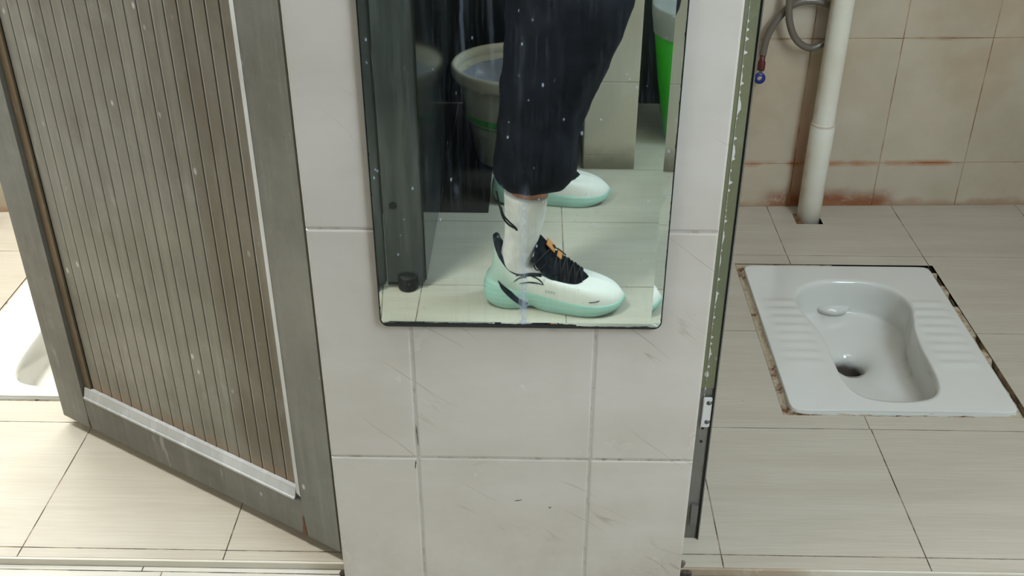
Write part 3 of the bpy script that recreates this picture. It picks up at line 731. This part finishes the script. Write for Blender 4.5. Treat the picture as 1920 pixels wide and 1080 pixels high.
b.faces.new(rc_); b.faces.new(ra[::-1])
bmesh.ops.dissolve_degenerate(b, dist=1e-7, edges=b.edges)
obj('glass', b, M_MIRROR, mt)
# perished dark edge with ragged inner line
M_EDGE = plain('perished_edge', srgb(24, 30, 28), 0.35, var=0.3, scale=120)
b = bmesh.new(); prev = None; per = []
dens = rrect(MX0, MX1, MZ0, MZ1, 0.010, 10); loop = []
for (a, c) in zip(dens, dens[1:] + dens[:1]):
    m = max(1, int(math.hypot(c[0]-a[0], c[1]-a[1]) / 0.0012))
    for k in range(m): loop.append((a[0]+(c[0]-a[0])*k/m, a[1]+(c[1]-a[1])*k/m))
mcx = (MX0+MX1)/2
first = None
for (x, z) in loop:
    nz = noise.noise(Vector((x*160, z*160, 0))); n2 = noise.noise(Vector((x*40, z*40, 5))); n3 = noise.noise(Vector((x*500, z*500, 2)))
    if z < MZ0 + 0.0005:
        ww = 0.0048 + 0.0008*nz + 0.0004*n3 if x < 0.055 else max(0.0008, 0.0022 + 0.0018*n2 + 0.0012*nz)
        if x < -0.165: ww = 0.0035
    else: ww = 0.0011 + 0.0006*max(0, n2) + 0.0011*max(0, nz - .15)
    # inward direction
    dx = (1 if x < MX0+0.010 else -1 if x > MX1-0.010 else 0); dz = (1 if z < MZ0+0.010 else -1 if z > MZ1-0.010 else 0)
    if dx and dz:
        cxx = MX0+0.010 if dx > 0 else MX1-0.010; czz = MZ0+0.010 if dz > 0 else MZ1-0.010
        q = Vector((cxx-x, czz-z)); q = q.normalized() if q.length > 1e-6 else Vector((dx, dz)); dx, dz = q.x, q.y
    yf = -T - rise - 0.0003
    c = (b.verts.new((x - dx*0.0003, -0.0002, z - dz*0.0003)), b.verts.new((x - dx*0.0003, yf, z - dz*0.0003)), b.verts.new((x + dx*ww, yf + ww*0.02, z + dz*ww)))
    if prev: b.faces.new((prev[0], prev[1], c[1], c[0])); b.faces.new((prev[1], prev[2], c[2], c[1]))
    else: first = c
    prev = c
b.faces.new((prev[0], prev[1], first[1], first[0])); b.faces.new((prev[1], prev[2], first[2], first[1]))
obj('chipped_edge', b, M_EDGE, mt)

# ------------------------------------------------------------------ person (seen in the mirror)
def fabric(name, c1, c2, rough=0.8, sc=60):
    n = NT(name, rough, 0, 0.2); n.color(n.mix(n.mapr(n.noise(sc, 4), 0.3, 0.7), c1, c2)); n.bump(n.noise(700, 2), 0.15, 0.0006); return n.m
M_TROU = fabric('navy_black_fabric', srgb(9, 11, 20), srgb(17, 21, 33), 0.8, 12)
M_SOCK = fabric('white_sock', srgb(232, 230, 230), srgb(220, 218, 219), 0.9)
M_SKIN = NT('skin', 0.5); M_SKIN.color(M_SKIN.mix(M_SKIN.noise(30), srgb(204, 150, 122), srgb(184, 126, 100))); M_SKIN = M_SKIN.m
M_BLACKF = fabric('black_mesh', srgb(22, 26, 32), srgb(44, 50, 58), 0.7, 90)
M_CORD = plain('black_cord', srgb(16, 17, 20), 0.7)
M_ORANGE = plain('orange_tag', srgb(232, 160, 96), 0.6)
def shoe_upper_mat():
    n = NT('white_mint_knit', 0.75, 0, 0.3); x, y, z = n.xyz()
    f = n.mapr(n.math('ADD', x, n.math('MULTIPLY', z, 0.55)), 0.075, 0.150)
    lines = n.mapr(n.math('SINE', n.math('MULTIPLY', n.math('ADD', x, n.math('MULTIPLY', z, 0.8)), 900)), -1, 1, 0, 0.10)
    c = n.mix(f, srgb(182, 206, 197), srgb(238, 241, 238)); c = n.mix(n.math('MULTIPLY', lines, n.math('SUBTRACT', 1.0, f)), c, srgb(128, 164, 152))
    n.color(c); n.bump(n.noise(500, 2), 0.2, 0.0006); return n.m
M_UPPER = shoe_upper_mat()
M_SOLE = NT('mint_foam', 0.5); zz = M_SOLE.xyz()[2]
M_SOLE.color(M_SOLE.mix(M_SOLE.mapr(M_SOLE.math('SINE', M_SOLE.math('MULTIPLY', zz, 600)), 0.2, 0.9, 0, 0.35), srgb(166, 206, 195), srgb(146, 190, 178))); M_SOLE = M_SOLE.m

person = thing('person', 'person standing side-on in white mint running shoes and dark trousers, legs reflected in the mirror', 'person', (0, -1.05, -0.012))
PO = Vector((0, -1.05, -0.012))
Bt = [(0.008, 0.0, 0.060), (0.014, 0.026, 0.058), (0.042, 0.038, 0.052), (0.074, 0.038, 0.043), (0.105, 0.038, 0.040), (0.136, 0.041, 0.034), (0.168, 0.047, 0.029), (0.204, 0.052, 0.025), (0.243, 0.049, 0.023), (0.278, 0.032, 0.024), (0.293, 0.0, 0.026)]
Tt = [(0.023, 0.0, 0.150), (0.027, 0.016, 0.144), (0.041, 0.029, 0.114), (0.060, 0.034, 0.090), (0.084, 0.037, 0.082), (0.110, 0.037, 0.084), (0.138, 0.036, 0.079), (0.166, 0.034, 0.069), (0.192, 0.028, 0.063), (0.210, 0.015, 0.064), (0.217, 0.0, 0.067)]
Ct = [(0.024, 0.0, 0.082), (0.028, 0.022, 0.082), (0.042, 0.040, 0.080), (0.066, 0.044, 0.072), (0.096, 0.044, 0.070), (0.126, 0.045, 0.070), (0.160, 0.050, 0.066), (0.203, 0.051, 0.072), (0.243, 0.047, 0.066), (0.276, 0.030, 0.058), (0.288, 0.0, 0.055)]
def make_shoe(name, side, loc, rz):
    """side=+1: outer side at +y (left foot)"""
    NQ = 40
    def ev(tab, q): return Vector(cat_tab(tab, q))
    loopq = [(k/NQ, 1) for k in range(NQ+1)] + [(k/NQ, -1) for k in range(NQ-1, 0, -1)]
    def pt(q, s, t):
        Bq, Tq, Cq = ev(Bt, q), ev(Tt, q), ev(Ct, q)
        p = (1-t)**2*Bq + 2*t*(1-t)*Cq + t*t*Tq
        y = max(0.0, p.y)
        if s*side < 0: y *= 0.94
        return Vector((p.x, y*s, p.z))
    n = len(loopq); NT_ = 14
    verts = [pt(q, s, j/NT_) for j in range(NT_+1) for q, s in loopq]
    # rolled rim then inner wall
    for dz, ins in ((0.0012, 0.05), (0.0, 0.12), (-0.006, 0.16)):
        for q, s in loopq:
            p = pt(q, s, 1.0); c = Vector((0.09, 0, p.z)); c.x = min(max(p.x, 0.06), 0.19)
            verts.append(p + (c - p)*ins + Vector((0, 0, dz)))
    rows = NT_+4
    faces = [(i*n+k, i*n+(k+1) % n, (i+1)*n+(k+1) % n, (i+1)*n+k) for i in range(rows-1) for k in range(n)]
    up = rawobj(name, verts, faces, M_UPPER, person); up.location = Vector(loc) - PO; up.rotation_euler = (0, 0, rz)
    # sole
    def zbot(x): return 0.020*max(0, (x-0.215)/0.08)**2 + 0.012*max(0, (0.045-x)/0.045)**2
    lv = [(-0.25, 0.0), (-0.04, 0.0), (0.04, 0.12), (0.10, 0.35), (0.10, 0.6), (0.05, 0.85), (0.0, 1.03)]
    verts = []
    for out_, h in lv:
        for q, s in loopq:
            Bq = ev(Bt, q); x = Bq.x; yv = max(0, Bq.y)
            ztop = Bq.z + 0.004; z0 = zbot(x)
            cx = 0.15; xx = x + (x-cx)/0.15*(0.010 if out_ > 0 else 0.02)*out_*10*(1.0 if x < 0.1 else 0.4)*0.7
            yy = yv*(1 + out_*(1.5 if x < 0.08 else 0.8))
            if out_ < -0.1: xx = 0.15 + (x-0.15)*0.9; yy = yv*0.8
            if s*side < 0: yy *= 0.94
            waist = 1 - 0.10*math.exp(-((x-0.105)/0.022)**2) * (1-h)
            arch = 0.009*math.exp(-((x-0.100)/0.018)**2)*(1-h)
            verts.append(Vector((xx, yy*s*waist, z0 + (ztop - z0)*h + arch)))
    rows = len(lv)
    faces = [(i*n+k, i*n+(k+1) % n, (i+1)*n+(k+1) % n, (i+1)*n+k) for i in range(rows-1) for k in range(n)]
    faces.append(tuple(range(n))[::-1]); faces.append(tuple((rows-1)*n+k for k in range(n)))
    sole = rawobj('sole', verts, faces, M_SOLE, up)
    # dark padded collar and lining
    bm = bmesh.new(); path = []
    idx = [(k/NQ, -1) for k in range(int(NQ*0.56), 0, -1)] + [(k/NQ, 1) for k in range(0, int(NQ*0.56)+1)]
    tube(bm, [pt(q, s, 1.0) + Vector((0.002 if q < .12 else 0, -0.0025*s*(q > .1), -0.0005)) for q, s in idx], 0.0042, 10)
    rings = []
    for dz, sc in ((0.0, 0.92), (-0.02, 0.84), (-0.045, 0.80)):
        rings.append([bm.verts.new(Vector((0.075 + (pt(q, s, 1.0).x-0.075)*sc, pt(q, s, 1.0).y*sc, pt(q, s, 1.0).z + dz*(1 + (pt(q, s, 1).z-0.086)*9)))) for q, s in idx])
    for a, c in zip(rings, rings[1:]):
        for k in range(len(a)-1): bm.faces.new((a[k], a[k+1], c[k+1], c[k]))
    obj('collar', bm, M_BLACKF, up, True)
    # tongue fills the throat and stands up at the ankle
    bm = bmesh.new(); prevr = None
    tong = [(0.110, 0.030, 0.156, 0.9), (0.118, 0.036, 0.154, 1.2), (0.132, 0.0385, 0.138, 1.25), (0.146, 0.0385, 0.121, 1.05), (0.162, 0.0375, 0.107, .95), (0.180, 0.035, 0.095, .8), (0.198, 0.027, 0.083, .6), (0.212, 0.013, 0.073, .4), (0.218, 0.003, 0.067, .2)]
    for x, hw, zt, cu in tong:
        r_ = []
        for k in range(13):
            a = (k-6)/6; r_.append(bm.verts.new((x - 0.004*a*a*(x < .13), hw*sin(a*pi/2)*1.0, zt - (0.044*cu)*(1-cos(a*pi/2)) )))
        if prevr:
            for k in range(12): bm.faces.new((prevr[k], prevr[k+1], r_[k+1], r_[k]))
        prevr = r_
    bmesh.ops.solidify(bm, geom=bm.faces[:], thickness=0.005)
    tn = obj('tongue', bm, M_BLACKF, up, True)
    bm = bmesh.new()
    for z0, z1, x0, x1 in ((0.1455, 0.128, 0.131, 0.147), (0.121, 0.113, 0.1525, 0.161)):
        q = [bm.verts.new(p) for p in ((x0, -0.008, z0), (x0, 0.012*side+0.004, z0-.001), (x1, 0.012*side+0.004, z1-.001), (x1, -0.008, z1))]
        q2 = [bm.verts.new(v_.co + Vector((0.0015, 0, 0.0015))) for v_ in q]
        bm.faces.new(q2); 
        for k in range(4): bm.faces.new((q[k], q[(k+1) % 4], q2[(k+1) % 4], q2[k]))
    obj('tongue_tag', bm, M_ORANGE, up)
    # laces
    bm = bmesh.new(); ly = [0.148, 0.163, 0.178, 0.192, 0.204]
    def top(x, y):
        tab = [(a[0], a[2], a[1], a[3]) for a in tong]; z, hw, cu = lerp_tab(tab, x)
        a = max(-1, min(1, y/max(hw, 0.003))); aa = math.asin(a)/(pi/2)
        return z - 0.044*cu*(1-cos(aa*pi/2)) + 0.0028
    for i, x in enumerate(ly):
        hw = lerp_tab([(a[0], a[1]) for a in tong], x)[0]*0.97
        x2 = ly[min(i+1, len(ly)-1)]; hw2 = lerp_tab([(a[0], a[1]) for a in tong], x2)[0]*0.97
        for s in (1, -1):
            pth = [Vector((x + (x2-x)*k/8, s*(hw - (hw+hw2)*k/8), 0)) for k in range(9)]
            for p in pth: p.z = top(p.x, p.y) + 0.0006*s
            tube(bm, pth, 0.0019, 6)
    kx, kz = 0.143, top(0.143, 0) + 0.003
    bmesh.ops.create_icosphere(bm, subdivisions=2, radius=0.006, matrix=Matrix.Translation((kx, 0, kz)))
    for s in (1, -1):
        tube(bm, smoothpath([(kx, 0, kz), (kx-0.008, 0.022*s, kz+0.002), (kx-0.024, 0.036*s, kz-0.010), (kx-0.034, 0.038*s, kz-0.024), (kx-0.026, 0.0375*s, kz-0.034), (kx-0.010, 0.033*s, kz-0.020), (kx, 0.004*s, kz)], 6), 0.0014, 6)
    tube(bm, smoothpath([(kx, 0, kz), (kx+0.012, 0.012*side, kz+0.003), (kx+0.028, 0.022*side, kz-0.004)], 6), 0.0014, 6)
    obj('laces', bm, M_CORD, up, True)
    # marks on the outer side, projected on the shoe
    vs1 = [v_.co.copy() for v_ in up.data.vertices]; fc = [tuple(p.vertices) for p in up.data.polygons]
    k0 = len(vs1); vs1 += [v_.co.copy() for v_ in sole.data.vertices]; fc += [tuple(i + k0 for i in p.vertices) for p in sole.data.polygons]
    bvh = BVHTree.FromPolygons(vs1, fc)
    def onside(x, z):
        h = bvh.ray_cast(Vector((x, 0.2*side, z)), Vector((0, -side, 0)))
        return (h[0] + Vector((0, 0.0009*side, 0))) if h[0] else None
    def ribbon(bm, pts, ws):
        P_ = smoothpath([(x, 0, z) for x, z in pts], 8); prv = None; n_ = len(P_)
        for i, p in enumerate(P_):
            tt = (P_[min(i+1, n_-1)] - P_[max(i-1, 0)]).normalized(); nn2 = Vector((-tt.z, 0, tt.x))
            wv = lerp_tab([(k/(len(ws)-1), v_) for k, v_ in enumerate(ws)], i/(n_-1))[0]
            a = onside(p.x + nn2.x*wv/2, p.z + nn2.z*wv/2); m_ = onside(p.x, p.z); c = onside(p.x - nn2.x*wv/2, p.z - nn2.z*wv/2)
            if a is None or c is None or m_ is None: prv = None; continue
            cur = [bm.verts.new(a), bm.verts.new(m_), bm.verts.new(c)]
            if prv: bm.faces.new((prv[0], cur[0], cur[1], prv[1])); bm.faces.new((prv[1], cur[1], cur[2], prv[2]))
            prv = cur
    bm = bmesh.new()
    ribbon(bm, [(0.068, 0.068), (0.080, 0.077), (0.094, 0.0795)], [0.0010, 0.0030, 0.0018])
    ribbon(bm, [(0.072, 0.080), (0.088, 0.0845), (0.108, 0.0815), (0.122, 0.0745), (0.129, 0.066)], [0.0015, 0.003, 0.003, 0.003, 0.0014])
    ribbon(bm, [(0.129, 0.066), (0.114, 0.0685), (0.096, 0.0685), (0.080, 0.064)], [0.0015, 0.0032, 0.0032, 0.001])
    for k in range(7):
        ribbon(bm, [(0.133 + k*0.003, 0.0475), (0.1345 + k*0.003, 0.0515 - (k % 2)*0.002)], [0.0007, 0.0007])
    ribbon(bm, [(0.132, 0.053), (0.142, 0.0528), (0.153, 0.0525)], [0.0006, 0.0006, 0.0006])
    obj('side_logo', bm, M_CORD, up)
    bm = bmesh.new(); ribbon(bm, [(0.222, 0.036), (0.232, 0.0365), (0.243, 0.039)], [0.0018, 0.0018, 0.0018]); obj('toe_mark', bm, M_CORD, up)
    bm = bmesh.new()
    ribbon(bm, [(0.036, 0.066), (0.046, 0.053), (0.060, 0.040), (0.075, 0.026), (0.092, 0.012), (0.104, 0.006)], [0.002, 0.009, 0.012, 0.011, 0.016, 0.002])
    obj('arch_insert', bm, M_BLACKF, up)
    return up
make_shoe('shoe', 1, (-0.1005, -0.822, -0.012), radians(5.5))
make_shoe('shoe', -1, (-0.1025, -1.292, -0.012), radians(-1.0))

# body: one continuous skinned figure for the bare legs and hips
bm = bmesh.new()
nodes = [(-0.06, -1.10, 0.88), (-0.05, -1.01, 0.83), (0.06, -0.86, 0.53), (-0.012, -0.808, 0.22), (-0.035, -0.812, 0.085), (-0.012, -0.808, 0.06), (0.06, -0.80, 0.045),
         (-0.05, -1.20, 0.83), (0.05, -1.27, 0.53), (-0.015, -1.290, 0.22), (-0.040, -1.292, 0.085), (-0.012, -1.292, 0.06), (0.06, -1.293, 0.045), (-0.07, -1.10, 0.93)]
rad = [0.11, 0.085, 0.052, 0.040, 0.030, 0.026, 0.022, 0.085, 0.052, 0.040, 0.030, 0.026, 0.022, 0.10]
vv = [bm.verts.new(Vector(p) - PO) for p in nodes]
for a, c in ((0,1),(1,2),(2,3),(3,4),(4,5),(5,6),(0,7),(7,8),(8,9),(9,10),(10,11),(11,12),(0,13)): bm.edges.new((vv[a], vv[c]))
me = bpy.data.meshes.new('body'); bm.to_mesh(me); bm.free()
body = link('body', me, M_SKIN, person)
sk = body.modifiers.new('skin', 'SKIN')
for v_, r_ in zip(me.skin_vertices[0].data, rad): v_.radius = (r_, r_)
me.skin_vertices[0].data[0].use_root = True
body.modifiers.new('sub', 'SUBSURF').render_levels = 2

def loft(bm, secs, n=40, wob=0.0, seed=0, cap=True):
    rings = []
    for (x0, x1, yc, yr, z, tilt) in secs:
        xc, xr = (x0+x1)/2, (x1-x0)/2; r_ = []
        for k in range(n):
            a = 2*pi*k/n; p = Vector((xc + xr*cos(a), yc + yr*sin(a), z + tilt*cos(a)))
            if wob:
                q = noise.noise(Vector((cos(a)*2.2, sin(a)*2.2, z*14 + seed))); p += Vector((cos(a), sin(a), 0))*q*wob
            r_.append(bm.verts.new(p - PO))
        rings.append(r_)
    for a, c in zip(rings, rings[1:]):
        for k in range(n): bm.faces.new((a[k], a[(k+1) % n], c[(k+1) % n], c[k]))
    if cap: bm.faces.new(rings[0][::-1]); bm.faces.new(rings[-1])
def dense(tab, m):
    n = len(tab)-1; return [cat_tab(tab, i/(n*m)) for i in range(n*m+1)]
# socks
for s, yo in ((0, 0.0), (1, -0.485)):
    bm = bmesh.new(); sec = dense([(-0.058, 0.045, -0.808+yo, 0.030, 0.062, 0.012), (-0.066, 0.002, -0.810+yo, 0.033, 0.085, 0.0), (-0.062, 0.005, -0.809+yo, 0.033, 0.11, 0), (-0.056, 0.015, -0.808+yo, 0.035, 0.145, 0), (-0.055, 0.024, -0.808+yo, 0.038, 0.185, 0), (-0.056, 0.030, -0.808+yo, 0.041, 0.240, -0.003)], 5)
    loft(bm, sec, 36, 0.0012, 3); obj('sock', bm, M_SOCK, person, True)
    # ribbed cuff
# trousers
TL = [(-0.056, 0.044, -0.812, 0.048, 0.254, 0.004), (-0.070, 0.064, -0.815, 0.062, 0.258, 0.0), (-0.077, 0.080, -0.818, 0.072, 0.276, 0), (-0.076, 0.089, -0.824, 0.078, 0.30, 0), (-0.069, 0.090, -0.832, 0.08, 0.37, 0), (-0.062, 0.110, -0.842, 0.083, 0.43, 0), (-0.056, 0.145, -0.852, 0.088, 0.50, 0), (-0.054, 0.172, -0.865, 0.094, 0.56, 0), (-0.060, 0.185, -0.885, 0.098, 0.62, 0), (-0.085, 0.175, -0.925, 0.100, 0.69, 0), (-0.125, 0.140, -0.975, 0.105, 0.76, 0), (-0.17, 0.10, -1.02, 0.10, 0.83, 0)]
TR = [(-0.056, 0.044, -1.292, 0.048, 0.254, 0.004), (-0.068, 0.060, -1.290, 0.060, 0.258, 0), (-0.074, 0.076, -1.287, 0.070, 0.276, 0), (-0.074, 0.085, -1.284, 0.078, 0.30, 0), (-0.069, 0.088, -1.28, 0.08, 0.37, 0), (-0.062, 0.105, -1.275, 0.083, 0.43, 0), (-0.058, 0.135, -1.27, 0.088, 0.50, 0), (-0.062, 0.155, -1.26, 0.094, 0.56, 0), (-0.075, 0.165, -1.245, 0.098, 0.62, 0), (-0.095, 0.155, -1.225, 0.100, 0.69, 0), (-0.13, 0.13, -1.20, 0.105, 0.76, 0), (-0.17, 0.10, -1.17, 0.10, 0.83, 0)]
bm = bmesh.new()
loft(bm, dense(TL, 4), 48, 0.010, 0); loft(bm, dense(TR, 4), 48, 0.010, 20)
loft(bm, dense([(-0.16, 0.10, -1.095, 0.13, 0.76, 0), (-0.19, 0.10, -1.095, 0.175, 0.81, 0), (-0.19, 0.085, -1.095, 0.175, 0.87, 0), (-0.18, 0.06, -1.095, 0.165, 0.935, 0)], 3), 48, 0.004, 8)
tr = obj('trousers', bm, M_TROU, person, True)
rm = tr.modifiers.new('remesh', 'REMESH'); rm.mode = 'VOXEL'; rm.voxel_size = 0.007; rm.use_smooth_shade = True
sm = tr.modifiers.new('smooth', 'SMOOTH'); sm.iterations = 3
tx = bpy.data.textures.new('fold', 'CLOUDS'); tx.noise_scale = 0.055; tx.noise_depth = 2
dp = tr.modifiers.new('fold', 'DISPLACE'); dp.texture = tx; dp.strength = 0.010; dp.mid_level = 0.5; dp.texture_coords = 'LOCAL'
# drawcord loop at the ankle
bm = bmesh.new()
tube(bm, smoothpath([Vector(p) - PO for p in ((-0.070, -0.768, 0.262), (-0.062, -0.768, 0.222), (-0.056, -0.764, 0.205), (-0.046, -0.763, 0.192), (-0.034, -0.763, 0.184), (-0.030, -0.763, 0.180), (-0.033, -0.763, 0.186), (-0.046, -0.763, 0.199), (-0.056, -0.764, 0.212), (-0.061, -0.768, 0.228))], 6), 0.0019, 6)
obj('drawcord', bm, M_CORD, person, True)

# ------------------------------------------------------------------ things across the hallway
M_CAB = NT('dark_glossy_board', 0.14); M_CAB.color(M_CAB.mix(M_CAB.mapr(M_CAB.noise(1, 4, 0.6, M_CAB.mapping((40, 40, 4))), 0.4, 0.7), srgb(58, 63, 63), srgb(74, 79, 78))); M_CAB = M_CAB.m
t = thing('cabinet', 'low dark grey glossy cabinet on round feet, reflected at the left of the mirror', 'cabinet', (-0.42, -1.15, -0.012))
b = bmesh.new(); box(b, -0.20, 0.196, -0.78, 0.276, 0.012, 0.78); obj('body', b, M_CAB, t)
b = bmesh.new(); box(b, -0.198, -0.006, 0.277, 0.293, 0.014, 0.775)
bmesh.ops.bevel(b, geom=b.edges[:], offset=0.002, segments=2, affect='EDGES'); dr = obj('door', b, M_CAB, t)
b = bmesh.new(); box(b, -0.003, 0.194, 0.277, 0.293, 0.014, 0.775)
bmesh.ops.bevel(b, geom=b.edges[:], offset=0.002, segments=2, affect='EDGES'); dr2 = obj('door', b, M_CAB, t)
for dd, xx in ((dr, -0.02), (dr2, 0.012)):
    b = bmesh.new(); tube(b, [(xx, 0.293, 0.55), (xx, 0.313, 0.555), (xx, 0.313, 0.665), (xx, 0.293, 0.67)], 0.004, 8); obj('handle', b, M_SCREW, dd, True)
b = bmesh.new(); bmesh.ops.create_cone(b, cap_ends=True, segments=6, radius1=0.009, radius2=0.009, depth=0.002, matrix=Matrix.Translation((0.136, 0.2935, 0.196)) @ Matrix.Rotation(pi/2, 4, 'X')); obj('lock', b, M_RUBBER, dr2)
for xx in (-0.165, 0.158):
    for yy in (0.290, -0.74):
        b = bmesh.new(); lathe(b, [(0.001, 0), (0.019, 0), (0.0215, 0.004), (0.0215, 0.030), (0.018, 0.034), (0.001, 0.034)], (xx, yy, 0), 24); obj('foot', b, M_RUBBER, t, True)
# thin dark brown sheet under the bucket
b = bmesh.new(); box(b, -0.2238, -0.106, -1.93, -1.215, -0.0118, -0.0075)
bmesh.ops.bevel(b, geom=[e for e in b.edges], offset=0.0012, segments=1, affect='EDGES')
tag(obj('floor_surface', b, plain('dark_brown_sheet', srgb(62, 56, 50), 0.7, var=0.2, scale=20)), 'thin dark brown sheet on the floor under the waste bucket', 'mat')
# waste bucket
t = thing('waste_bucket', 'pale grey bucket with a green band and plastic liner, behind the reflected legs', 'bucket', (-0.048, -1.545, -0.0073))
M_BUCK = plain('pale_bucket_plastic', srgb(206, 204, 186), 0.4, var=0.06, scale=12); M_GBAND = plain('green_plastic', srgb(70, 190, 50), 0.35, var=0.05)
b = bmesh.new(); lathe(b, [(0.001, 0.0), (0.096, 0.0), (0.102, 0.006), (0.122, 0.115), (0.130, 0.12), (0.152, 0.242), (0.148, 0.242), (0.124, 0.12), (0.10, 0.012), (0.001, 0.012)]); obj('body', b, M_BUCK, t, True)
b = bmesh.new(); lathe(b, [(0.151, 0.226), (0.160, 0.228), (0.165, 0.238), (0.165, 0.254), (0.161, 0.260), (0.154, 0.260), (0.150, 0.252), (0.147, 0.238), (0.151, 0.226)]); obj('rim', b, plain('rim_plastic', srgb(216, 210, 190), 0.4, var=0.03), t, True)
b = bmesh.new(); lathe(b, [(0.1225, 0.112), (0.1275, 0.114), (0.1325, 0.130), (0.1345, 0.142), (0.130, 0.144), (0.124, 0.128), (0.1225, 0.112)]); obj('green_band', b, M_GBAND, t, True)
b = bmesh.new(); rr_ = lathe(b, [(0.147, 0.226), (0.142, 0.212), (0.125, 0.185), (0.10, 0.165), (0.07, 0.156), (0.035, 0.162), (0.004, 0.165)], n=96)
for v_ in b.verts: v_.co += 0.034*Vector(noise.noise_vector(v_.co*26))*(0.25 if v_.co.z > 0.222 else 1.0)*Vector((1, 1, 1)).length/1.7
for v_ in b.verts:
    r_ = math.hypot(v_.co.x, v_.co.y); lim = 0.128 + 0.02*(v_.co.z-0.13)/0.13*1.0 - 0.006
    if r_ > lim: v_.co.x *= lim/r_; v_.co.y *= lim/r_
obj('plastic_liner', b, plain('grey_blue_film', srgb(168, 174, 190), 0.25, var=0.1), t, True)
# green bin
t = thing('green_bin', 'tall bright green plastic bin with a pale liner folded over its rim', 'bin', (0.455, -1.70, -0.012))
M_GBIN = plain('bright_green_plastic', srgb(60, 205, 40), 0.3, var=0.04)
b = bmesh.new(); lathe(b, [(0.001, 0.0), (0.085, 0.0), (0.092, 0.006), (0.118, 0.16), (0.140, 0.33), (0.136, 0.33), (0.115, 0.16), (0.09, 0.01), (0.001, 0.01)]); obj('body', b, M_GBIN, t, True)
b = bmesh.new(); lathe(b, [(0.139, 0.30), (0.142, 0.325), (0.1445, 0.345), (0.147, 0.372), (0.143, 0.374), (0.130, 0.345), (0.115, 0.30), (0.06, 0.285), (0.002, 0.29)], n=72)
for v_ in b.verts: v_.co += 0.004*Vector(noise.noise_vector(v_.co*30))*(1 if math.hypot(v_.co.x, v_.co.y) < .13 else .5)
obj('plastic_liner', b, plain('pale_liner', srgb(176, 182, 178), 0.4, var=0.08), t, True)

# ceiling lamp that lights the hallway, plus an added one filling the dim stall
M_LAMP = bpy.data.materials.new('lamp_diffuser'); M_LAMP.use_nodes = True
bb = M_LAMP.node_tree.nodes['Principled BSDF']; bb.inputs['Base Color'].default_value = (0.9, 0.9, 0.88, 1); bb.inputs['Emission Color'].default_value = (1, 0.97, 0.9, 1); bb.inputs['Emission Strength'].default_value = 2.5
for lx_, ly_, lb_ in ((-0.90, -0.06, 'long white ceiling lamp over the open aluminium door'), (0.75, -0.45, 'long white ceiling lamp added to brighten the dim stall')):
  t = thing('ceiling_lamp', lb_, 'lamp', (lx_, ly_, 2.6), group='ceiling lamps')
  b = bmesh.new(); box(b, -0.52, 0.52, -0.07, 0.07, -0.04, 0.0); obj('housing', b, M_WFRAME, t)
  b = bmesh.new(); box(b, -0.50, 0.50, -0.055, 0.055, -0.060, -0.040); obj('diffuser', b, M_LAMP, t)
